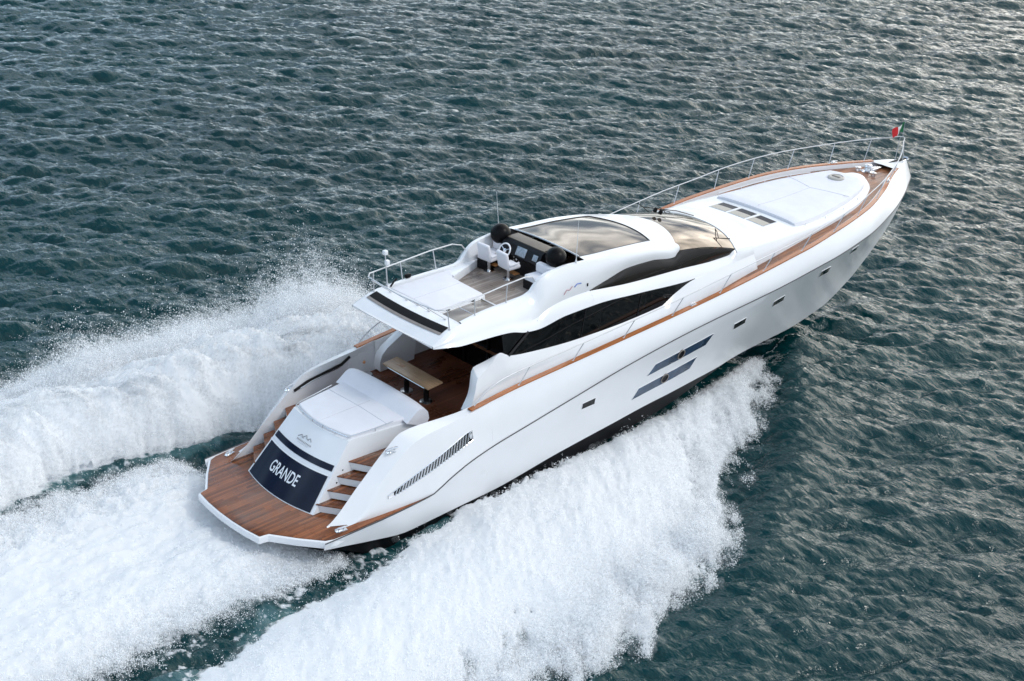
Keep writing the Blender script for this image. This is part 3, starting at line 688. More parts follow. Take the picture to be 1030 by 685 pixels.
# caprails
for sg in (1, -1):
    cp = MB(); xx = np.linspace((6.35 - .9) / 32.1, (31.35 - .9) / 32.1, 90); P = rl(capT, xs_for(capT, xx, .9))
    a = P.copy(); a[:, 1] += .015; bI = inward(P, .15); lo = .004; hi = .045
    g = loft([a + [0, 0, lo], a + [0, 0, hi], bI + [0, 0, hi], bI + [0, 0, lo], a + [0, 0, lo]], [1, 1, 1, 1]) * np.array([1, sg, 1])
    cp.grid(g); cp.build('caprail', M['cap'], Y, angle=40)
nb2 = MB(); xn = np.linspace((31.2 - .9) / 32.1, 1.0, 14); P = rl(capT, xs_for(capT, xn, .9)); P[:, 2] += .006; nb2.grid(np.stack([P, P * np.array([1, 0, 1]) + [0, 0, .012], P * FLIP], 1)); nb2.build('bow_plate', M['white'], Y)
# main deck (under the house too), teak forward
dk = MB(); xd = np.linspace((9.4 - .9) / 32.1, (32.0 - .9) / 32.1, 70); P = rl(capT, xs_for(capT, xd, .9)); P = inward(P, .235); P[:, 2] -= .30 - .15 * sstep(15, 20, P[:, 0])
dk.grid(np.stack([P, P * np.array([1, 0, 1]), P * FLIP], 1)); dk.build('foredeck', M['teak_fore'], Y)
# transom under the platform
tb = MB()
def plat_poly(o=0.0):
    h = [(4.75, 2.95), (4.2, 2.95), (3.0, 2.95), (2.0, 2.93), (1.25, 2.88), (0.98, 2.79), (0.5, 2.2), (0.03, 1.52), (-0.24, 1.46), (-.32, 0.9), (-.36, .3)]
    h = [(x + (0 if x > 4 else -o * .7 if x < 1.2 else 0), y + o * (.6 if y > 1 else 0)) for x, y in h]
    return h + [(x, -y) for x, y in h[::-1]]
tb.prism([(x, y * (.96 if x > 1.3 else 1)) for x, y in plat_poly(.03)], .40, .60, bev=.03); pl = tb.build('swim_platform', M['white'], Y)
td = MB(); td.prism(plat_poly(-.05), .60, .625, bev=.008); td.build('teak_deck', M['teak'], pl)
un_ = MB(); un_.grid([[(0.95, yv, .40), (1.7, yv * .97, .12), (2.7, yv * .95, -.20), (3.4, yv * .9, -.95)] for yv in np.linspace(-2.85, 2.85, 9)]); un_.build('transom_plate', M['bottom'], Y)
# cleats on the platform corners and at the gates
def cleat(c, rz, parent=Y, s=1.0):
    mb = MB(); cr, sr = math.cos(rz), math.sin(rz)
    P = lambda a, b, z: (c[0] + cr * a - sr * b, c[1] + sr * a + cr * b, c[2] + z)
    for a in (-.07, .07): mb.tube([P(a * s, 0, 0), P(a * s, 0, .09 * s)], .022 * s, 7)
    mb.tube([P(-.2 * s, 0, .085 * s), P(-.1 * s, 0, .1 * s), P(.1 * s, 0, .1 * s), P(.2 * s, 0, .085 * s)], [.018 * s, .026 * s, .026 * s, .018 * s], 7)
    mb.box((c[0], c[1], c[2] + .006), (.34 * s, .12 * s, .02), .005, rot=(0, 0, rz)); return mb.build('mooring_cleat', M['chrome'], parent)
for sg in (1, -1):
    cleat((1.62, 2.68 * sg, .63), R(12 * sg)); cleat((3.66, 2.40 * sg, 2.22), R(8 * sg), s=1.1)
    cleat((29.6, 1.28 * sg, 3.98), R(-24 * sg), s=.8); cleat((15.4 + .6, 2.86 * sg, 3.24), 0, s=.8)

# ---- transom block between the two stairways
def tsurf(u, v, off=0.0):
    x = 1.50 + 1.50 * v - 0.24 * (1 - u * u) * (1 - .35 * v); y = u * (1.56 - .28 * v); z = .62 + 1.70 * v
    return np.array([x - off * .75, y, z + off * .66])
tr_ = MB()
us = np.linspace(-1, 1, 25); vs = np.linspace(0, 1, 13)
tr_.grid([[tsurf(u, v) for v in vs] for u in us])
top = [tsurf(u, 1) for u in us]
topf = [np.array([5.55, u * 1.62, 2.30]) for u in us]
tr_.grid([[a, a * .5 + b_ * .5, b_] for a, b_ in zip(top, topf)])
for sg in (-1, 1):
    A = [tsurf(sg, v) for v in vs]
    Bk = [np.array([5.55, sg * (1.62), .62 + 1.68 * v]) for v in vs]
    tr_.grid([[a * (1 - t) + b_ * t for t in np.linspace(0, 1, 6)] for a, b_ in zip(A, Bk)])
tr_.grid([[np.array([5.55, u * 1.62, .62 + 1.68 * v]) for v in (0, 1)] for u in us])
tro = tr_.build('transom', M['white'], Y, angle=30, weld=True)
def patch(u0, u1, v0, v1, off, name, material, parent, nu=20, nv=6):
    mb = MB(); mb.grid([[tsurf(u, v, off) for v in np.linspace(v0, v1, nv)] for u in np.linspace(u0, u1, nu)])
    mb.grid([[tsurf(u, v0, off), tsurf(u, v0, 0)] for u in np.linspace(u0, u1, nu)]); return mb.build(name, material, parent, angle=30)
gp = patch(-.93, .95, .015, .51, .014, 'garage_door', M['navy'], tro)
patch(-.96, .96, .575, .655, .012, 'dark_band', M['navy'], tro)
patch(-1.0, 1.0, .505, .53, .02, 'door_lip', M['white'], tro, nv=2)
# lettering mapped on to the door
cu = bpy.data.curves.new('t', 'FONT'); cu.body = 'GRANDE'; cu.size = 1.0; cu.align_x = 'CENTER'; cu.align_y = 'CENTER'; cu.offset = 0.012
to = bpy.data.objects.new('t', cu); C.objects.link(to); bpy.context.view_layer.update()
tm = bpy.data.meshes.new_from_object(to.evaluated_get(bpy.context.evaluated_depsgraph_get())); bpy.data.objects.remove(to); 
tm.name = 'lettering'
bm = bmesh.new(); bm.from_mesh(tm); bmesh.ops.triangulate(bm, faces=bm.faces[:]); bmesh.ops.subdivide_edges(bm, edges=[e for e in bm.edges if e.calc_length() > .25], cuts=2, use_grid_fill=False)
bx_ = [v.co.x for v in bm.verts]; wid = max(bx_) - min(bx_); hb_ = [v.co.y for v in bm.verts]; hgt = max(hb_) - min(hb_); mx_ = (max(bx_) + min(bx_)) / 2; my_ = (max(hb_) + min(hb_)) / 2
for v in bm.verts:
    u = -(v.co.x - mx_) / wid * 1.30 / 1.5 + .06; vv = .30 + (v.co.y - my_) / hgt * .155
    v.co = Vector(tsurf(u, vv, .022))
bm.to_mesh(tm); bm.free(); tm.materials.clear(); tm.materials.append(M['letter'])
lo_ = bpy.data.objects.new('lettering', tm); C.objects.link(lo_); lo_.parent = gp
# small grey emblem above the band: two peaks over a line of tiny script strokes
em = MB()
def stroke(mb, pts, r=.011): mb.tube([tsurf(u, v, .008) for u, v in pts], r, 5)
U = lambda y: y / 1.36
stroke(em, [(U(.42), .775), (U(.34), .80), (U(.30), .815), (U(.24), .79), (U(.17), .785)], .013)
stroke(em, [(U(.20), .80), (U(.10), .835), (U(.03), .80), (U(-.06), .79)], .013)
stroke(em, [(U(-.02), .80), (U(-.10), .825), (U(-.18), .79)], .011)
for k in range(11):
    yv = .40 - k * .062; stroke(em, [(U(yv), .735), (U(yv - .02), .757), (U(yv - .034), .735)], .006)
for k in range(7):
    yv = .30 - k * .07; stroke(em, [(U(yv), .712), (U(yv - .03), .722)], .005)
em.build('emblem', M['logo'], tro)

# stairs either side of the block
for sg in (1, -1):
    for (xa, xb_, z) in ((1.66, 2.45, .88), (2.04, 2.83, 1.17), (2.42, 3.22, 1.46), (2.85, 5.4, 1.76)):
        mb = MB(); yi = 1.56 - .28 * (z - .62) / 1.7
        mb.prism([(xa + .03, sg * (yi - .05)), (xb_, sg * (yi - .05 + (.1 if xb_ > 4 else 0))), (xb_ + (.5 if xb_ < 4 else 0), sg * 2.24), (xa + .53, sg * 2.24)], z - .26, z - .03, bev=0)
        so = mb.build('stair_step', M['white_in'], Y)
        mb = MB(); mb.prism([(xa, sg * (yi - .04)), (xb_, sg * (yi - .04 + (.1 if xb_ > 4 else 0))), (xb_ + (.5 if xb_ < 4 else 0), sg * 2.23), (xa + .50, sg * 2.23)], z - .03, z, bev=.006); mb.build('tread', M['teak'], so)
# courtesy dots beside the stairs
for sg in (1, -1):
    mb = MB()
    for z in (.98, 1.27, 1.56):
        v = (z - .62) / 1.7; x = 1.5 + 1.5 * v + .34; yy = 1.56 - .28 * v + .01
        mb.lathe((x, sg * yy, z), [(.028, 0), (.028, .012), (0.02, .016)], 10, axis=(0, sg, 0))
    mb.build('step_light', M['slot'], Y, split=True)
# stainless guard on the sunpad's edge
gr = MB()
for sg in (1, -1):
    path = [tsurf(0, 1) + [0.02, 0, .10]] + [tsurf(sg * t, 1) + [0.03, -sg * .02, .10] for t in (.2, .4, .6, .8, .95)] + [np.array([3.3, sg * 1.28, 2.43]), np.array([3.9, sg * 1.36, 2.44]), np.array([4.5, sg * 1.43, 2.47])]
    gr.tube(path, .013, 6)
    for q in path[1::2]: gr.tube([q, q - [0, 0, .11]], .011, 5)
gr.build('guard_rail', M['chrome'], Y)

# exhaust / vent grilles on the fins
def fin_y(x, z):
    o = np.array([pch(x, finO[:, 0], finO[:, 1]), pch(x, finO[:, 0], finO[:, 2])])
    l = np.array([pch(x, fbT[:, 0], fbT[:, 1]), pch(x, fbT[:, 0], fbT[:, 2])]) if x < 4.7 else np.array([pch(x, knT[:, 0], knT[:, 1]), pch(x, knT[:, 0], knT[:, 2])])
    t = (z - l[1]) / (o[1] - l[1]); return l[0] * (1 - t) + o[0] * t + .05 * 4 * t * (1 - t)
for sg in (1, -1):
    mb = MB(); lo_e = lambda x: np.interp(x, [3.35, 3.8, 6.25], [1.06, 1.16, 1.86]); hi_e = lambda x: np.interp(x, [3.35, 3.45, 6.0, 6.25], [1.14, 1.24, 2.12, 2.16])
    gxs = np.linspace(3.4, 6.22, 24)
    mb.grid([[(x, sg * (fin_y(x, z) + .004), z) for z in np.linspace(lo_e(x), hi_e(x), 4)] for x in gxs])
    go = mb.build('vent_grille', M['slot'], Y)
    mb = MB()
    for k in range(25):
        x = 3.42 + k * (2.62 / 24); za, zb = lo_e(x) - .0, hi_e(x + .1) + .0
        mb.tube([(x, sg * (fin_y(x, za) + .016), za), (x + .1, sg * (fin_y(x + .1, zb) + .016), zb)], .024, 5)
    fr = [(x, sg * (fin_y(x, lo_e(x)) + .01), lo_e(x)) for x in np.linspace(3.2, 6.25, 14)] + [(x, sg * (fin_y(x, hi_e(x)) + .01), hi_e(x)) for x in np.linspace(6.25, 3.2, 14)]
    mb.tube(fr, .018, 5, closed=True); mb.box((6.2, sg * (fin_y(6.2, 2.0) + .005), 2.0), (.12, .03, .28), .01, rot=(0, R(-18), 0)); mb.build('slats', M['chrome'], go)
# port and starboard inner slot rail on the wings (dark groove with a hand rail)
for sg in (1, -1):
    mb = MB(); mb.tube([(3.7, sg * 2.225, 2.22), (4.2, sg * 2.235, 2.36), (5.6, sg * 2.37, 2.42), (5.95, sg * 2.42, 2.55)], .045, 6); mb.build('gate_slot', M['slot'], Y)
    mb = MB(); mb.tube([(3.9, sg * 2.195, 2.25), (4.3, sg * 2.205, 2.34), (5.5, sg * 2.325, 2.39)], .02, 6); mb.build('hand_rail', M['chrome'], Y)

# ---- cockpit
ZC = 1.72
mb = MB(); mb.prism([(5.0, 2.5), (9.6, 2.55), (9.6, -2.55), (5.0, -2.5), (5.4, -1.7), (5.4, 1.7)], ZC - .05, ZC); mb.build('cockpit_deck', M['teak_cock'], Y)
mb = MB()
xw = np.linspace(5.9, 9.6, 10)
inn = np.stack([xw, np.interp(xw, [5.9, 7, 9.6], [2.47, 2.54, 2.56]), np.interp(xw, [5.9, 7, 9.6], [2.62, 2.72, 2.86])], -1); bas = inn.copy(); bas[:, 2] = ZC - .02; bas[:, 1] = 2.5
mb.both(np.stack([inn, bas], 1)); mb.build('cockpit_bulwark', M['white_in'], Y, split=True)
mb = MB(); mb.lathe((6.55, 2.47, 2.15), [(.05, 0), (.05, .02), (.03, .03)], 10, axis=(0, -1, 0)); mb.build('courtesy_lamp', M['lamp'], Y)
mb = MB(); mb.lathe((6.45, 2.2, ZC), [(.2, 0), (.21, .1), (.17, .16), (.08, .17)], 14); mb.build('capstan', M['chrome'], Y)
# saloon bulkhead with dark sliding doors
mb = MB(); mb.grid([[(9.55, y, z) for z in (ZC, 3.1, 4.36)] for y in (-2.08, -1.1, 0, 1.1, 2.08)]); bo = mb.build('saloon_door', M['window'], Y)
mb = MB()
for y in (-2.05, -1.1, 0, 1.1, 2.05): mb.box((9.52, y, 2.95), (.06, .07, 2.4), .01)
mb.build('door_frame', M['dash'], bo, split=True)
# white wings that carry the overhang, curved at their after edge
def resample(P, n=18):
    P = np.array(P, float); t = np.arange(len(P)); u = np.linspace(0, len(P) - 1, n); return np.stack([pch(u, t, P[:, k]) for k in range(3)], -1)
EO = resample([(6.50, 2.45, 2.45), (6.72, 2.43, 2.95), (6.88, 2.37, 3.40), (7.38, 2.31, 3.62), (7.84, 2.28, 3.875), (8.16, 2.28, 3.725)])
EI = resample([(6.48, 2.12, 2.45), (6.80, 2.08, 2.92), (6.98, 2.03, 3.60), (7.50, 2.06, 3.69), (7.86, 2.22, 3.87), (8.16, 2.2, 3.735)])
BO = resample([(6.50, 2.46, 2.40), (6.9, 2.46, 2.45), (7.3, 2.465, 2.5), (7.7, 2.47, 2.55), (8.0, 2.47, 2.59), (8.16, 2.472, 2.61)])
BI = EI.copy(); BI[:, 2] = 1.70
tb_ = np.linspace(0, 1, 18) ** 2; mb = MB(); mb.grid(loft([BO, EO], [4], [np.stack([0 * tb_, .05 * tb_, 0 * tb_], -1)]) * FLIP); mb.grid(loft([EO, EI], [3], [np.stack([-.02 + 0 * EO[:, 0], 0 * EO[:, 0], .02 + 0 * EO[:, 0]], -1)]) * FLIP); mb.grid(loft([EI, BI], [2]) * FLIP); mb.build('side_wing', M['white'], Y, angle=30, weld=True)
for sg in (1,):
    edge_ = [(6.42, 2.40), (6.5, 2.62), (6.66, 2.82), (6.80, 3.02), (6.86, 3.3), (6.90, 3.72), (7.9, 3.86), (8.3, 3.68)]
    if sg > 0: edge_ = [(7.0, 1.75), (6.97, 2.1), (7.02, 2.35), (7.2, 2.55), (7.5, 2.72), (7.9, 2.95), (8.2, 3.4), (8.4, 3.68)]
    n = len(edge_); low_ = [((6.42 if sg < 0 else 7.0) + (.27 if sg < 0 else .2) * k, (2.3 if sg < 0 else 1.75)) for k in range(n)]
    yo = lambda z: 2.46 - .12 * (z - 2.3); 
    mb = MB()
    outer = [[(a[0] * (1 - t) + b_[0] * t, sg * yo(a[1] * (1 - t) + b_[1] * t), a[1] * (1 - t) + b_[1] * t) for t in np.linspace(0, 1, 6)] for a, b_ in zip(low_, edge_)]
    inner = [[(p[0], p[1] - sg * .30, p[2]) for p in row] for row in outer]
    mb.grid(outer); mb.grid(inner, True)
    mb.grid([[o_[-1], np.array(o_[-1]) * .5 + np.array(i_[-1]) * .5 + [0, 0, .03], i_[-1]] for o_, i_ in zip(outer, inner)])
    mb.grid([outer[0], inner[0]]); mb.build('side_wing', M['white'], Y, angle=50, weld=True)
# cockpit side sofas under the overhang
mb = MB(); mb.box((8.3, -1.75, ZC + .25), (1.9, .8, .5), .06); mb.build('cockpit_bench', M['white_in'], Y)

# ---- deckhouse
R0 = rail([(6.4, 2.46, 2.45), (8, 2.47, 2.60), (10, 2.5, 2.68), (12, 2.52, 2.76), (16, 2.58, 2.92), (19.5, 2.5, 3.12), (20, 2.5, 3.14)])
R1 = rail([(7.86, 2.28, 3.87), (8.21, 2.28, 3.70), (8.99, 2.28, 3.55), (11.22, 2.28, 3.31), (13.37, 2.28, 3.23), (15.06, 2.28, 3.26), (15.71, 2.28, 3.52), (16.75, 2.26, 3.75), (18, 2.26, 3.74), (20, 2.26, 3.78)])
R2 = rail([(5.6, 1.84, 4.57), (6.0, 2.02, 4.56), (6.45, 2.10, 4.50), (7.13, 2.12, 4.46), (7.9, 2.16, 4.42), (8.4, 2.18, 4.36), (8.95, 2.2, 4.20), (9.58, 2.2, 4.13), (10.67, 2.2, 4.23), (11.99, 2.2, 4.21), (13.96, 2.21, 4.02), (16.75, 2.245, 3.765), (18, 2.25, 3.76), (20, 2.25, 3.80)])
R3 = rail([(11.92, 1.97, 4.61), (13.69, 1.97, 4.36), (16.27, 1.97, 4.14), (18.05, 1.99, 3.98), (18.75, 2.02, 3.97), (19.05, 2.06, 4.14), (19.3, 2.1, 4.12), (20, 2.12, 4.08)])
R4 = rail([(11.92, 1.95, 4.62), (12.77, 1.9, 4.73), (13.73, 1.88, 4.86), (14.86, 1.88, 4.8), (16.05, 1.87, 4.60), (16.3, 1.84, 4.75), (17.5, 1.93, 4.52), (18.6, 2.0, 4.28), (19.05, 2.05, 4.16)])
R5 = rail([(5.62, 1.80, 4.64), (6.0, 1.78, 4.80), (6.5, 1.74, 4.95), (7.97, 1.64, 5.02), (9.35, 1.60, 5.0), (9.7, 1.61, 5.08), (9.95, 1.63, 5.36), (10.32, 1.66, 5.52), (11.07, 1.70, 5.58), (11.9, 1.76, 5.54), (12.6, 1.78, 5.47), (13.5, 1.78, 5.40), (15.0, 1.73, 5.22), (16.3, 1.62, 4.96)])
xl = lambda a, b_, n: np.linspace(a, b_, n)
house = MB()
x = xl(8.15, 19.9, 70); house.both(loft([R0(x), R1(x)], [4], [np.stack([0 * x, .05 + 0 * x, 0 * x], -1)]))
x = xl(16.75, 19.9, 20); house.both(loft([R1(x), R2(x)], [1]))
x = xl(11.92, 19.9, 60); house.both(loft([R2(x), R3(x)], [3], [np.stack([0 * x, .03 + 0 * x, 0.02 + 0 * x], -1)]))
x = xl(11.92, 16.3, 40); house.both(loft([R4(x), R5(x)], [5], [np.stack([0 * x, .09 + 0 * x, .05 + 0 * x], -1)]))
def coam_mid(x):
    a, b_ = R2(x), R5(x); f = (4.61 - 4.212) / (5.54 - 4.212); P = a * (1 - f) + b_ * f; end = (R2(11.92) * (1 - f) + R5(11.92) * f); w = sstep(8.0, 11.92, np.asarray(x, float))
    return P + (np.array([11.92, 1.96, 4.615]) - end)[None, :] * np.reshape(w, (-1, 1)) + np.stack([0 * w, .035 * sstep(6, 8.5, x) * (1 - w), 0 * w], -1)
x = xl(5.62, 11.92, 60); w_ = sstep(6, 11.92, x); house.both(loft([R2(x), coam_mid(x), R5(x)], [4, 6], [np.stack([0 * x, .03 * w_, .02 * w_], -1), np.stack([0 * x, .03 + .06 * w_, .05 * w_], -1)]))
ho = house.build('deckhouse', M['white'], Y, angle=32, weld=True)
for sg in (1, -1):
    mb = MB(); x = xl(8.0, 16.75, 50); mb.grid(loft([R1(x) - [0, .012, 0], R2(x) - [0, .012, 0]], [4]) * np.array([1, sg, 1])); wo = mb.build('side_window', M['window'], ho)
    mb = MB()
    for xa in (11.3, 13.9):
        a, b_ = R1(xa), R2(xa + .25); mb.tube([a * [1, sg, 1] + [0, 0, .01], b_ * [1, sg, 1]], .02, 4)
    mb.tube([R1(8.2) * [1, sg, 1], R2(9.05) * [1, sg, 1]], .05, 5)
    mb.build('mullion', M['dash'], wo, split=True)
    mb = MB(); x = xl(11.92, 19.05, 50); mb.grid(loft([R3(x) - [0, .012, 0], R4(x) - [0, .012, 0]], [3], [np.stack([0 * x, .03 + 0 * x, 0 * x], -1)]) * np.array([1, sg, 1])); mb.build('upper_window', M['tintside'], ho)
# roof with its big glass panel
def roof_pt(s, v):
    """s 0..1 from the windscreen edge to the brow; v -1..1 across"""
    xf = 16.3 + .68 * (1 - v * v); xx_ = 11.92 + s * (xf - 11.92); e_ = R5(min(xx_, 16.3)); 
    cr = .10 + .0 * s if s < .5 else .10 + .06 * (s - .5) / .5
    zz = e_[2] + cr * (1 - v * v) - (.10 * (xx_ - 16.3) if xx_ > 16.3 else 0)
    return np.array([xx_, v * e_[1], zz])
VV = sorted(set(list(np.round(np.linspace(-1, 1, 21), 3)) + [-.8, .8])); SS = list(np.linspace(0, .735, 16)) + list(np.linspace(.735, 1, 9))[1:]
rf = MB()
for a in range(len(SS) - 1):
    for b_ in range(len(VV) - 1):
        if SS[a + 1] <= .7351 and VV[b_] >= -.801 and VV[b_ + 1] <= .801: continue
        rf.add([roof_pt(SS[a], VV[b_]), roof_pt(SS[a + 1], VV[b_]), roof_pt(SS[a + 1], VV[b_ + 1]), roof_pt(SS[a], VV[b_ + 1])], [(0, 1, 2, 3)])
# brow lip down on to the windscreen
rf.grid([[roof_pt(1, v), roof_pt(1, v) + [.02, 0, -.04], roof_pt(1, v) + [-.06, 0, -.11]] for v in VV])
ro = rf.build('roof', M['white'], Y, angle=40, weld=True)
mb = MB(); gv = [v for v in VV if abs(v) <= .801]; gs = [s for s in SS if s <= .7351]
mb.grid([[roof_pt(s, v) + [0, 0, -.012] for v in gv] for s in gs]); go = mb.build('glass_panel', M['tint'], ro)
mb = MB()
fr_ = [roof_pt(s, .8) for s in gs] + [roof_pt(gs[-1], v) for v in gv[::-1]] + [roof_pt(s, -.8) for s in gs[::-1]]
mb.tube([p + [0, 0, .0] for p in fr_], .015, 5); mb.build('glass_seal', M['line'], go)
mb = MB(); mb.tube([roof_pt(0, v) + [0, 0, .01] for v in gv], .03, 6); mb.build('windscreen_frame', M['steel'], ro)
# windscreen: brow to the arch in the coachroof
def arch(v): 
    a = abs(v); return np.array([19.05 + .50 * (1 - a ** 2.6), v * 2.05, 4.16 + .31 * (1 - a ** 2.2)])
def wtop(v):
    p = roof_pt(1, v); a = np.clip((abs(v) - .9) / .1, 0, 1); q = p + [-.05, 0, -.10]; e_ = R4(16.35) * [1, np.sign(v), 1] if v else q
    return q * (1 - a) + e_ * a if v else q
ws = MB(); vv = np.linspace(-1, 1, 31)
ws.grid([[wtop(v) * (1 - t) + arch(v) * t + np.array([0, 0, .09 * 4 * t * (1 - t)]) for t in np.linspace(0, 1, 9)] for v in vv])
# fill the corner between the windscreen's edge and the upper window
for sg in (1, -1):
    x = xl(16.35, 19.05, 12); E_ = R4(x) * [1, sg, 1]; W_ = np.array([wtop(sg) * (1 - t) + arch(sg) * t + np.array([0, 0, .09 * 4 * t * (1 - t)]) for t in np.linspace(0, 1, 12)])
    ws.grid(np.stack([E_, W_], 1))
wso = ws.build('windscreen', M['tint'], Y, angle=60, weld=True)
mb = MB(); mb.tube([arch(v) + [0, 0, .005] for v in vv], .022, 5); mb.build('windscreen_seal', M['white'], wso)
# wipers
for (p0, p1) in (((19.35, -.9, 4.46), (18.6, -1.65, 4.50)), ((19.5, .2, 4.55), (18.4, .75, 4.86)), ((19.3, 1.1, 4.46), (18.3, 1.5, 4.72))):
    mb = MB(); a, b_ = Vector(p0), Vector(p1); mb.tube([a, a * .45 + b_ * .55 + Vector((0, 0, .07)), b_ + Vector((0, 0, .03))], .016, 5); d_ = (b_ - a).normalized(); s_ = Vector((-d_.y, d_.x, 0))
    mb.tube([b_ + Vector((0, 0, .03)) - s_ * .4 + d_ * .0, b_ + Vector((0, 0, .03)) + s_ * .4], .016, 5); mb.build('wiper', M['black'], wso)
mb = MB()
for dy in (-.12, .12): mb.lathe((17.9, .55 + dy, 4.93), [(.06, 0), (.075, .03), (.06, .16), (.02, .18)], 10, axis=(.6, 0, .8))
mb.build('searchlight', M['slot'], Y, split=True)

# ---- coachroof forward of the windscreen
yT = np.array([(19.05, 2.06), (20, 2.1), (21, 2.1), (23, 2.06), (24.7, 2.0), (26.4, 1.80), (27.6, 1.48), (28.4, 1.16), (29.0, .80), (29.3, .5)])
zT = np.array([(19.05, 4.16), (20, 4.07), (22, 3.97), (24.7, 3.84), (26.9, 3.84), (29.3, 3.84)])
def tr_edge(x): return np.array([x, pch(x, yT[:, 0], yT[:, 1]), pch(x, zT[:, 0], zT[:, 1])])
def tr_pt(s, v):
    xa = arch(v)[0]; xx_ = xa + s * (29.3 + .16 * (1 - v * v) - xa); e_ = tr_edge(min(xx_, 29.3)); a = abs(v)
    cr0 = .31 * (1 - a ** 2.2); cr1 = .09 * (1 - v * v); w = np.clip((xx_ - xa) / 1.8, 0, 1); w = w * w * (3 - 2 * w)
    return np.array([xx_, v * e_[1], e_[2] + cr0 * (1 - w) + cr1 * w])
cr = MB(); ss = np.concatenate([np.linspace(0, .2, 12), np.linspace(.2, 1, 40)[1:]]); v2 = np.linspace(-1, 1, 25)
cr.grid([[tr_pt(s, v) for v in v2] for s in ss])
def skirt(p, out_, dz): return None
for sg in (1, -1):
    top_ = np.array([tr_pt(s, sg) for s in ss]); mid_ = top_.copy(); bot = top_.copy()
    o_ = .10 + .16 * sstep(25, 20, top_[:, 0]); mid_[:, 1] += sg * .09; mid_[:, 2] -= .09
    bot[:, 1] += sg * o_; zb_ = pch(bot[:, 0], capT[:, 0], capT[:, 2]) - .31; bot[:, 2] = zb_
    cr.grid(np.stack([top_, mid_, mid_ * .5 + bot * .5, bot], 1))
nose = np.array([tr_pt(1, v) for v in v2]); nb_ = nose.copy(); nb_[:, 0] += .16; nb_[:, 1] *= 1.25; nb_[:, 2] = 3.62; nm = nose.copy(); nm[:, 0] += .05; nm[:, 2] -= .07
cr.grid(np.stack([nose, nm, nb_], 1)); co = cr.build('coachroof', M['white'], Y, angle=45, weld=True)
def tr_z(x, y):
    e_ = tr_edge(x); v = np.clip(y / e_[1], -1, 1); s = (x - arch(v)[0]) / (29.3 + .16 * (1 - v * v) - arch(v)[0]); return tr_pt(s, v)[2]
# skylights
for yc_ in (.86, 0, -.86):
    P4 = lambda xa, xb_, ya, yb, o: [[(x_, y_, tr_z(x_, y_) + o) for y_ in np.linspace(ya, yb, 4)] for x_ in np.linspace(xa, xb_, 3)]
    mb = MB(); mb.grid(P4(21.70, 22.50, yc_ - .36, yc_ + .36, .012)); sk = mb.build('skylight', M['skydark'], Y)
    mb = MB(); mb.grid(P4(21.70, 22.13, yc_ - .36, yc_ + .36, .017)); mb.build('blind', M['blind'], sk)
    mb = MB(); q = [(21.70, yc_ - .38), (22.52, yc_ - .38), (22.52, yc_ + .38), (21.70, yc_ + .38)]; mb.tube([(x_, y_, tr_z(x_, y_) + .008) for x_, y_ in q], .012, 5, closed=True); mb.build('skylight_frame', M['white'], sk)
# low rails beside the foredeck cushion
for sg in (1, -1):
    mb = MB(); pts = [(x_, sg * (pch(x_, yT[:, 0], yT[:, 1]) - .07), tr_edge(x_)[2] + .11) for x_ in np.linspace(23.2, 28.0, 12)]
    mb.tube(pts, .014, 6)
    for p in pts[::3]: mb.tube([p, (p[0], p[1], p[2] - .12)], .012, 5)
    mb.build('pad_rail', M['white'], Y)

# ---- overhang and flybridge
fd = MB(); xx_ = xl(5.62, 9.6, 24)
und = R2(xx_); fd.grid(np.stack([und - [0, .01, 0.0], und * [1, .5, 1] , und * [1, 0, 1], und * FLIP * [1, .5, 1], und * FLIP], 1)); fd.build('overhang_lining', M['grey'], Y)
fl_ = MB()
def deck_row(x_): e_ = R5(x_); return [np.array([x_, e_[1] * v, e_[2] - (.0 if x_ < 6.8 else .02) + .02 * (1 - v * v)]) for v in np.linspace(1, -1, 15)]
fl_.grid([deck_row(x_) for x_ in (5.62, 5.8, 6.0, 6.2, 6.5, 6.8)])
# after edge closed to the lining with a soft bulge aft
e0 = [p + np.array([-.10 * (1 - (p[1] / 1.8) ** 2), 0, 0]) for p in deck_row(5.62)]; e1 = [np.array([5.62, p[1], 4.57]) for p in e0]
fl_.grid([[a, b_] for a, b_ in zip(e0, e1)]); fl_.grid([[a, b_] for a, b_ in zip(deck_row(5.62), e0)])
# coaming inside faces, pad base and floor
xf_ = xl(6.8, 11.95, 40); A_ = R5(xf_); I_ = A_.copy(); I_[:, 1] -= .13; D_ = I_.copy(); D_[:, 2] = 4.69; D_[:, 1] -= .02
fl_.both(loft([A_, I_, D_], [2, 2], [np.stack([0 * xf_, 0 * xf_, .02 + 0 * xf_], -1), None]))
fl_.prism([(6.75, 1.55), (9.5, 1.46), (9.5, 1.46), (8.85, .92), (8.75, -.62), (6.75, -.66)], 4.69, 4.90, bev=.02)
fl_.prism([(6.75, -.655), (8.62, -.655), (8.62, -1.47), (6.75, -1.56)], 4.69, 4.86, bev=.015)
fl_.prism([(8.9, .95), (10.5, 1.50), (8.9, 1.47)], 4.69, 4.96, bev=.02)
flo = fl_.build('flybridge', M['white'], Y, angle=40)
mb = MB(); mb.prism([(8.5, 1.45), (11.9, 1.58), (11.9, -1.58), (8.5, -1.45)], 4.66, 4.70); mb.build('flybridge_deck', M['teak_fly'], flo)
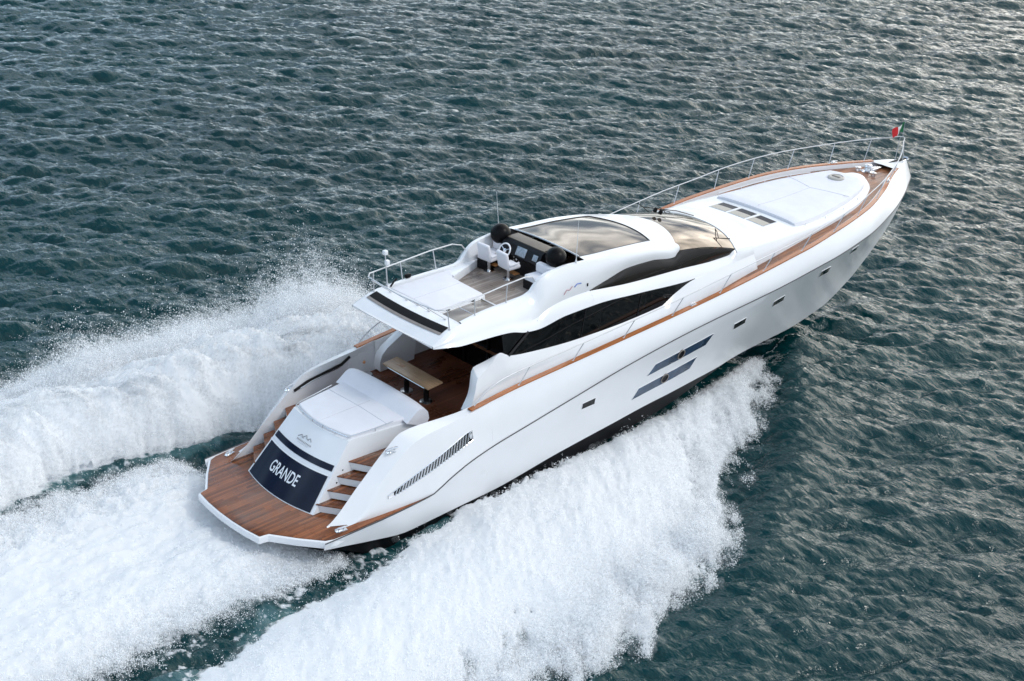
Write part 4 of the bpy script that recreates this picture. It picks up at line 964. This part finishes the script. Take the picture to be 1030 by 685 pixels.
# long dark slot across the after deck
def slot(vlo, vhi, xa, xb_, name, m_, o):
    mb = MB(); g = []
    for v in np.linspace(vlo, vhi, 20):
        bow_ = -.10 * (1 - v * v); row = []
        for t in np.linspace(0, 1, 4):
            x_ = xa + (xb_ - xa) * t; e_ = R5(x_); row.append((x_ + bow_, e_[1] * v, np.interp(x_ + bow_, [5.62, 5.8, 6.0, 6.2, 6.5, 6.8], [R5(q)[2] for q in (5.62, 5.8, 6.0, 6.2, 6.5, 6.8)]) + .02 * (1 - v * v) + o))
        g.append(row)
    mb.grid(g); return mb.build(name, m_, flo)
slot(-.93, .93, 6.08, 6.40, 'ventilation_slot', M['slot'], .012)
sl = slot(-.93, .93, 6.03, 6.12, 'slot_lip', M['slotlip'], .018)
# smoked companion hatch
mb = MB(); mb.prism([(6.72, -.72), (8.5, -.70), (8.5, -1.42), (6.72, -1.50)], 4.86, 4.885, bev=.01); ha = mb.build('companion_hatch', M['hatch'], Y)
mb = MB(); mb.tube([(6.72, -.72, 4.885), (8.5, -.70, 4.885), (8.5, -1.42, 4.885), (6.72, -1.50, 4.885)], .018, 5, closed=True); mb.tube([(7.6, -.71, 4.885), (7.6, -1.46, 4.885)], .014, 5); mb.build('hatch_frame', M['steel'], ha)
mb = MB()
for p in ((7.2, -.70), (8.2, -.69), (7.2, -1.5), (8.2, -1.46)): mb.box((p[0], p[1], 4.9), (.12, .05, .04), .008)
mb.build('hinge', M['slot'], ha, split=True)
# helm console
mb = MB()
prof = [(10.95, 4.70), (10.98, 5.20), (10.86, 5.30), (11.02, 5.62), (11.12, 5.68), (11.62, 5.66), (11.80, 5.45), (11.85, 4.70)]
ya, yb = 1.02, -.72
for k in range(len(prof) - 1):
    (xa, za), (xb_, zb_) = prof[k], prof[k + 1]; mb.add([(xa, ya, za), (xb_, ya, zb_), (xb_, yb, zb_), (xa, yb, za)], [(0, 1, 2, 3)])
n = len(prof); mb.add([(p[0], ya, p[1]) for p in prof], [tuple(range(n))]); mb.add([(p[0], yb, p[1]) for p in prof], [tuple(range(n))[::-1]])
hc = mb.build('helm_console', M['dash'], Y, angle=25, weld=True)
mb = MB(); mb.box((11.38, .15, 5.685), (.46, 1.62, .03), .01); mb.build('dash_top', M['dashtop'], hc)
def on_dash(yc_, w, t0, t1, name, m_):
    a = np.array([10.86, 5.30]); b_ = np.array([11.02, 5.62]); d_ = b_ - a; nrm = np.array([-d_[1], d_[0]]) / np.linalg.norm(d_)
    c_ = a + d_ * (t0 + t1) / 2 + nrm * .012; ang = math.atan2(d_[0], d_[1])
    mb = MB(); mb.box((c_[0], yc_, c_[1]), (.02, w, np.linalg.norm(d_) * (t1 - t0)), .006, rot=(0, ang, 0)); return mb.build(name, m_, hc)
on_dash(.12, .42, .15, .95, 'display_screen', M['screen']); on_dash(-.50, .20, .25, .8, 'display_screen', M['screen'])
mb = MB()
for yy, zz in ((.45, 5.22), (.33, 5.16), (.45, 5.1), (.22, 5.1)): mb.lathe((10.965, yy, zz), [(.035, 0), (.035, .02)], 9, axis=(-1, 0, .1))
mb.build('gauge', M['chrome'], hc, split=True)
# steering wheel: rim, hub and three spokes, tilted towards the driver
wc = Vector((10.74, .66, 5.42)); ax = Vector((-.86, 0, .5)).normalized(); u_ = Vector((0, 1, 0)); w_ = ax.cross(u_)
mb = MB(); mb.tube([wc + (u_ * math.cos(a) + w_ * math.sin(a)) * .225 for a in np.linspace(0, 2 * math.pi, 28)[:-1]], .026, 7, closed=True); sw = mb.build('steering_wheel', M['white'], hc)
mb = MB(); mb.lathe(wc - ax * .05, [(.06, 0), (.07, .04), (.04, .06)], 12, axis=ax)
for a in (R(90), R(210), R(330)): mb.tube([wc, wc + (u_ * math.cos(a) + w_ * math.sin(a)) * .22], .016, 6)
mb.tube([wc, wc - ax * .22], .03, 7); mb.build('spokes', M['chrome'], sw)
# black covered domes either side of the console
for (yy) in (1.28, -1.18):
    mb = MB(); prof_ = [(.10, 0)] + [(.33 * math.cos(a), .36 + .33 * math.sin(a)) for a in np.linspace(R(-62), R(88), 12)]
    prof_[0] = (.18, -.35); mb.lathe((11.15, yy, 5.32), prof_, 22); mb.build('covered_dome', M['black'], Y, angle=60)
# bench seats outboard of the helm
for (pts_, zt, nm) in ((((10.35, -1.42), (11.0, -1.47), (11.0, -.72), (10.35, -.62)), 5.16, 'stbd'), (((10.30, 1.45), (11.2, 1.52), (11.2, 1.08), (10.35, 1.05)), 5.20, 'port')):
    mb = MB(); mb.prism([(a, b_ * .98) for a, b_ in pts_], 4.70, zt - .16, bev=0.0); be = mb.build('bench_seat', M['dash'], Y)
    mb = MB(); mb.prism(list(pts_), zt - .16, zt, bev=.06, seg=3); cx0 = max(p[0] for p in pts_) - .12; cy0 = sum(p[1] for p in pts_) / 4
    mb.box((cx0, cy0, zt + .14), (.24, abs(pts_[0][1] - pts_[3][1]) * .95, .32), .08, seg=3); mb.build('bench_cushion', M['cushion'], be)
# small logos on the coaming's side
def coam(x_, t):
    q = np.array([x_]); a, b_ = coam_mid(q)[0], R5(x_); t = (t - .3) / .7; p = a * (1 - t) + b_ * t + np.array([0, .085 * 4 * t * (1 - t) + .012, .045 * 4 * t * (1 - t)]); return p * FLIP
mb = MB(); mb.tube([coam(10.75, .42), coam(10.88, .50), coam(11.0, .47), coam(11.12, .53)], .016, 4); mb.build('side_logo', M['logo_red'], Y)
mb = MB(); mb.tube([coam(11.22, .50), coam(11.32, .55), coam(11.5, .54)], .02, 4); mb.build('side_logo', M['logo_blue'], Y)
mb = MB(); mb.box(coam(11.78, .46), (.05, .03, .10), .01); mb.build('side_light', M['slot'], Y)

# ---- rails
def rail_part(name, tubes, stan, r=.022, rs=.016, m_=M['steel']):
    mb = MB()
    for t in tubes: mb.tube(t, r, 7)
    o = mb.build(name, m_, Y)
    for s_ in stan:
        mb = MB(); mb.tube(s_, rs, 6); mb.lathe(s_[0], [(.04, -.004), (.04, .012), (.02, .02)], 8); mb.build('stanchion', M['steel'], o)
    return o
RT = np.array([(6.5, 2.66, 2.78), (6.9, 2.66, 3.05), (7.6, 2.68, 3.28), (8.3, 2.72, 3.36), (10.5, 2.82, 3.48), (14.9, 2.98, 3.74), (18.5, 3.06, 4.02), (21, 3.09, 4.19), (23, 2.98, 4.32), (24.4, 2.88, 4.44), (27, 2.38, 4.63), (29, 1.74, 4.70), (30.8, .98, 4.77), (31.9, .33, 4.82)])
xr = np.concatenate([np.linspace(6.5, 9, 12), np.linspace(9.5, 31.9, 60)]); Pt = rl(RT, xr)
tip = [(32.3, .14, 4.83), (32.42, 0, 4.83), (32.3, -.14, 4.83)]
bow_path = [tuple(p) for p in Pt] + tip + [tuple(p * FLIP) for p in Pt[::-1]]
stn = []
for xq in (8.3, 10.5, 12.7, 14.95, 17.3, 19.6, 21.75, 23.9, 25.7, 27.6, 29.4, 30.9):
    for sg in (1, -1):
        a = rl(capT, np.array([xq]))[0]; b_ = rl(RT, np.array([xq + .35]))[0]; stn.append([(a[0], sg * (a[1] - .06), a[2] + .03), tuple(b_ * [1, sg, 1])])
for sg in (1, -1): stn.append([(32.35, sg * .18, 3.82), (32.35, sg * .10, 4.83)])
rail_part('bow_rail', [bow_path], stn, r=.019)
fz = 5.55
fp = [(9.9, 1.55, 5.36), (9.75, 1.58, 5.55), (9.4, 1.62, 5.66), (8.5, 1.66, 5.66), (7.3, 1.68, 5.60), (6.15, 1.66, 5.57), (5.98, 1.5, 5.56), (5.93, .8, 5.54), (5.9, 0, 5.53)]
fpath = fp + [(p[0], -p[1], p[2]) for p in fp[::-1][1:]]
fst = []
for sg in (1, -1):
    for xq, zt in ((6.35, 5.58), (7.4, 5.6), (8.7, 5.66)): e_ = R5(xq); fst.append([(xq, sg * (e_[1] - .05), e_[2] + .0), (xq - .06, sg * 1.66, zt)])
for yy in (1.25, .5, .0, -.5, -1.2): fst.append([(6.62, yy, 4.98), (5.92, yy * 1.02, 5.54)])
rail_part('flybridge_rail', [fpath], fst, r=.021)
# navigation light mast, whip aerials
mb = MB(); mb.tube([(6.75, 1.55, 4.95), (6.72, 1.62, 6.05)], .018, 6); ma_ = mb.build('light_mast', M['steel'], Y)
mb = MB(); mb.box((6.72, 1.62, 6.1), (.14, .14, .14), .03); mb.box((6.76, 1.58, 5.78), (.13, .13, .16), .03); mb.build('lamp_housing', M['white'], ma_, split=True)
mb = MB(); mb.tube([(11.4, 1.62, 5.55), (11.36, 1.75, 6.9)], [.010, .004], 5); mb.build('whip_aerial', M['white'], Y)
mb = MB(); mb.tube([(11.5, -1.70, 5.55), (11.46, -1.75, 7.0)], [.014, .005], 5); mb.lathe((11.5, -1.70, 5.52), [(.04, 0), (.03, .12), (.012, .2)], 8); mb.build('whip_aerial', M['white'], Y)
mb = MB(); mb.tube([(6.9, 1.58, 4.96), (6.95, 1.5, 5.12), (7.1, 1.55, 5.16)], .03, 6); mb.box((7.6, 1.62, 5.1), (.2, .12, .12), .03); mb.build('deck_fitting', M['black'], Y, split=True)

# ---- bow fittings
wd = MB(); wd.lathe((30.35, .15, 3.75), [(.26, 0), (.27, .05), (.16, .09), (.13, .2), (.17, .24), (.15, .3), (.05, .32)], 16); wd.box((30.75, .1, 3.81), (.6, .3, .12), .04); wd.lathe((30.1, .45, 3.75), [(.12, 0), (.1, .14), (.13, .18), (.05, .2)], 12); wd.lathe((30.1, -.3, 3.75), [(.09, 0), (.08, .12), (.1, .15), (.04, .17)], 12)
wd.build('windlass', M['chrome'], Y)
ch = MB(); ch.tube([(30.9, .1, 3.72), (31.4, .08, 3.80), (31.9, .04, 3.86), (32.5, 0, 3.86), (32.9, 0, 3.80)], .05, 7); ch.build('anchor_chain', M['rope'], Y)
an = MB(); an.box((32.55, 0, 3.80), (.8, .24, .05), .02); an.tube([(32.9, .1, 3.83), (32.9, -.1, 3.83)], .06, 8); an.build('bow_roller', M['chrome'], Y)
# ---- windows in the hull
def hull_panel(poly, name, m_, sg, parent=Y, o=.008, frame=None):
    """poly: four corners (x,z): lower aft, upper aft, upper fwd, lower fwd"""
    P = np.array(poly, float); mb = MB(); g = []
    for a in np.linspace(0, 1, 10):
        row = []
        for t in np.linspace(0, 1, 4):
            q = (P[0] * (1 - t) + P[1] * t) * (1 - a) + (P[3] * (1 - t) + P[2] * t) * a; row.append((q[0], sg * (hull_y(q[0], q[1]) + o), q[1]))
        g.append(row)
    mb.grid(g); ob = mb.build(name, m_, parent)
    if frame:
        mb = MB(); loop = []
        for i in range(4):
            for t in np.linspace(0, 1, 6)[:-1]:
                q = P[i] * (1 - t) + P[(i + 1) % 4] * t; loop.append((q[0], sg * (hull_y(q[0], q[1]) + .004), q[1]))
        mb.tube(loop, frame, 5, closed=True); mb.build('window_frame', M['white_in'], ob)
    return ob
for sg in (1, -1):
    for poly, pc in (([(13.80, 1.41), (14.10, 1.76), (17.03, 1.96), (16.74, 1.58)], (15.39, 1.70)), ([(13.25, .68), (13.50, 1.04), (16.45, 1.22), (16.20, .81)], (14.80, .96))):
        ob = hull_panel(poly, 'hull_window', M['hullglass'], sg, frame=.010, o=.012)
        nrm = side_norm(pc[0], pc[1]); c_ = (pc[0], sg * (hull_y(*pc) + .006), pc[1])
        mb = MB(); mb.lathe(c_, [(.18, 0), (.18, .022), (.135, .026), (.13, .008), (.01, .008)], 20, axis=(nrm[0], sg * nrm[1], nrm[2])); mb.build('porthole', M['dash'], ob)
        ax_ = Vector((nrm[0], sg * nrm[1], nrm[2])); u_ = ax_.cross(Vector((0, 0, 1))).normalized(); w_ = ax_.cross(u_)
        mb = MB(); mb.tube([Vector(c_) + ax_ * .024 + (u_ * math.cos(a) + w_ * math.sin(a)) * .165 for a in np.linspace(0, 2 * math.pi, 25)[:-1]], .018, 6, closed=True); mb.build('porthole_rim', M['slotlip'], ob)
    for poly in ([(10.77, 1.26), (10.77, 1.48), (11.36, 1.49), (11.36, 1.25)], [(18.24, 1.67), (18.16, 1.93), (18.85, 1.97), (18.94, 1.70)], [(20.60, 1.76), (20.48, 2.06), (21.15, 2.10), (21.32, 1.79)],
                 [(23.42, 2.09), (23.22, 2.45), (23.9, 2.43), (24.16, 2.05)], [(25.42, 2.40), (25.20, 2.73), (25.78, 2.74), (26.10, 2.36)]):
        hull_panel(poly, 'cabin_window', M['window'], sg, frame=.012, o=.012)

# ================================================================== THINGS STANDING OR LYING ON THE YACHT
# cockpit table on two pedestals
tbl = empty('cockpit_table', on_boat((6.86, .50, ZC)), 'narrow wooden table on two black pedestals in the cockpit behind the sun pad', 'table')
mb = MB(); mb.prism([(-.33, -1.10), (.30, -1.06), (.33, 1.12), (-.30, 1.06)], .71, .76, bev=.015); ttp = mb.build('tabletop', M['table'], tbl)
mb = MB(); mb.prism([(-.05, .45), (.10, .42), (.12, .72), (.02, .62), (-.04, .74)], .7605, .763); mb.build('inlay', M['inlay'], ttp)
mb = MB(); mb.tube([(-.30, -.9, .68), (-.27, .85, .68)], .022, 6); mb.build('edge_rail', M['chrome'], ttp)
for yy in (-.62, .30):
    mb = MB(); mb.lathe((.02, yy, .0), [(.085, .02), (.085, .36), (.065, .38), (.065, .70), (.12, .705)], 14); lg = mb.build('leg', M['dash'], tbl)
    mb = MB(); mb.lathe((.02, yy, 0.002), [(.20, 0), (.20, .015), (.12, .03)], 18); mb.build('base_plate', M['chrome'], lg)
# helm chairs
def helm_chair(base, label, rz):
    t = empty('helm_chair', on_boat(base, rz), label, 'chair', 'helm chairs on the flybridge')
    mb = MB(); mb.box((.04, 0, .46), (.50, .50, .13), .05, seg=3); mb.build('seat', M['cushion'], t)
    mb = MB(); mb.box((-.24, 0, .72), (.13, .50, .58), .055, rot=(0, R(-12), 0), seg=3); mb.box((-.16, 0, .62), (.06, .40, .3), .03, rot=(0, R(-12), 0)); mb.build('backrest', M['cushion'], t)
    for s_ in (1, -1):
        mb = MB(); mb.box((.0, s_ * .27, .60), (.40, .06, .06), .025); mb.tube([(-.18, s_ * .27, .60), (-.2, s_ * .26, .48)], .02, 5); mb.build('armrest', M['cushion'], t)
    mb = MB(); mb.lathe((0, 0, 0), [(.17, 0.0), (.17, .03), (.06, .05), (.06, .38), (.12, .40)], 14); mb.build('pedestal', M['chrome'], t)
    mb = MB(); mb.box((.22, 0, .17), (.22, .34, .03), .01); mb.build('footrest', M['inlay'], t)
    return t
helm_chair((10.40, .98, 4.70), 'white helm chair in front of the steering wheel, left of the pair', R(4))
helm_chair((10.42, .12, 4.70), 'white helm chair facing the chart screens, right of the pair', R(-4))

# aft sun pad with its rolled backrest
sp_ = empty('sun_pad', on_boat((4.2, 0, 2.31)), 'white sun pad with raised bolster on the transom above the navy name panel', 'sun pad')
mb = MB(); q = [(3.02 - .22 * (1 - u * u) - 4.2 + .1, u * 1.22) for u in np.linspace(-1, 1, 11)]
q = q + [(.45, 1.42), (.85, 1.46), (.85, -1.46), (.45, -1.42)]; mb.prism(q, .0, .13, bev=.05, seg=3); mb.build('cushion', M['cushion'], sp_)
mb = MB(); g = []
for v in np.linspace(-1, 1, 17):
    w = 1.66 * v; k = .06 * (1 - v * v); row = []
    for (dx, dz) in ((.62, .10), (.80, .22), (1.0, .36), (1.14, .40), (1.30, .36), (1.42, .22), (1.46, .0), (1.38, -.14), (1.2, -.16)): row.append((dx + k, w * (1 - .02 * dz), dz + .05 * (1 - abs(v) ** 6) - .05))
    g.append(row)
mb.grid(g)
for e_ in (g[0], g[-1]): mb.add(e_, [tuple(range(len(e_)))])
mb.build('bolster', M['cushion'], sp_, angle=60)
mb = MB(); mb.tube([(-1.25, 0, .128), (-.3, .0, .133), (.6, 0, .133)], .010, 4); mb.tube([(.1, -1.38, .132), (.15, 0, .134), (.1, 1.38, .132)], .010, 4); mb.build('seam', M['seam'], sp_)
# flybridge sun pad
fsp = empty('sun_pad', on_boat((7.8, .45, 4.90)), 'large plain white sun pad on the after end of the flybridge', 'sun pad')
mb = MB(); mb.prism([(-.98, 1.03), (.95, .98), (1.35, .92), (.98, .44), (.90, -1.02), (-.98, -1.06)], .0, .07, bev=.03, seg=3); mb.build('cushion', M['cushion'], fsp)
mb = MB(); mb.tube([(-.95, .0, .071), (.9, -.02, .071)], .008, 4); mb.build('seam', M['seam'], fsp)
# foredeck sun pad
zb0 = tr_z(25.5, 0)
fo = empty('sun_pad', on_boat((25.5, 0, zb0)), 'long tapering white sun pad on the foredeck ahead of three skylights', 'sun pad')
out_ = [(22.85, 1.80), (23.2, 1.84), (24.7, 1.74), (26.4, 1.52), (27.6, 1.24), (28.5, .92), (28.8, .70)]
poly = [(a - 25.5, b_) for a, b_ in out_] + [(a - 25.5, -b_) for a, b_ in out_[::-1]]
zlow = lambda x_, y_: tr_z(x_ + 25.5, y_) - zb0 + .003
# top surface follows the crown: strips
mb = MB(); xs_ = np.linspace(22.85, 28.8, 26); oa = np.array(out_); g = []
for x_ in xs_:
    w = pch(x_, oa[:, 0], oa[:, 1]); row = [(x_ - 25.5, w, tr_z(x_, w) - zb0 + .004)]
    for v in np.linspace(1, -1, 13):
        vv_ = v * .975; edge_t = min(1, (1 - abs(v)) * 10 + .65) ; ex = min(1, .6 + (x_ - 22.85) * 4, .6 + (28.8 - x_) * 4)
        row.append((x_ - 25.5, w * vv_, tr_z(x_, w * vv_) - zb0 + .17 * min(edge_t, 1) * ex))
    row.append((x_ - 25.5, -w, tr_z(x_, -w) - zb0 + .004)); g.append(row)
mb.grid(g)
for e_ in (g[0], g[-1]):
    mb.grid([[p, (p[0], p[1], tr_z(p[0] + 25.5, p[1]) - zb0 + .003)] for p in e_])
mb.build('cushion', M['cushion'], fo, angle=45)
zs_ = lambda x_, y_: tr_z(x_, y_) - zb0 + .172
mb = MB(); mb.tube([(x_ - 25.5, 0, zs_(x_, 0)) for x_ in np.linspace(23, 26.2, 8)], .010, 4)
for sg in (1, -1): mb.tube([(26.2 - 25.5 + t * .5, sg * t * 1.45, zs_(26.2 + t * .5, sg * t * 1.45)) for t in np.linspace(0, 1, 5)], .010, 4)
mb.build('seam', M['seam'], fo)
rh = empty('deck_hatch', on_boat((27.9, 0, tr_z(27.9, 0) + .165)), 'round beige hatch at the forward tip of the foredeck sun pad', 'hatch')
mb = MB(); mb.lathe((0, 0, 0), [(.32, 0), (.32, .05), (.27, .08), (.25, .06), (.0, .06)], 24); mb.build('ring', M['hatchring'], rh)
mb = MB(); mb.box((0, 0, .07), (.10, .34, .04), .015); mb.build('handle', M['slotlip'], rh)
# flag at the bow
fg = empty('flag', on_boat((32.36, 0, 4.84)), 'small green, white and red flag flying from the bow rail', 'flag')
mb = MB(); mb.tube([(0, 0, -.01), (0, 0, .74)], .013, 6); mb.build('staff', M['steel'], fg)
mb = MB(); W_, H_ = .80, .44
gxf = np.linspace(0, 1, 25); g = [[(-.012 - W_ * t * .93, .05 * math.sin(t * 7 + s_) * t + .03 * math.sin(3 * s_ + t * 5), .20 + H_ * (s_ - .5) * (1 - .25 * t) + H_ * .5 - .16 * t * t + .03 * math.sin(t * 9)) for s_ in np.linspace(0, 1, 8)] for t in gxf]
mb.grid(g); clo = mb.build('cloth', [M['flag_g'], M['flag_w'], M['flag_r']], fg, recalc=False)
for p in clo.data.polygons:
    t = -p.center.x / (W_ * .93); p.material_index = 0 if t < .34 else (1 if t < .67 else 2)
mb = MB(); mb.grid([[(g[i][j][0], g[i][j][1] + sgn * .006, g[i][j][2]) for j in (2, 3, 4, 5)] for i in (11, 12, 13, 14) for sgn in (-1,)]); mb.build('shield', M['logo_red'], clo)
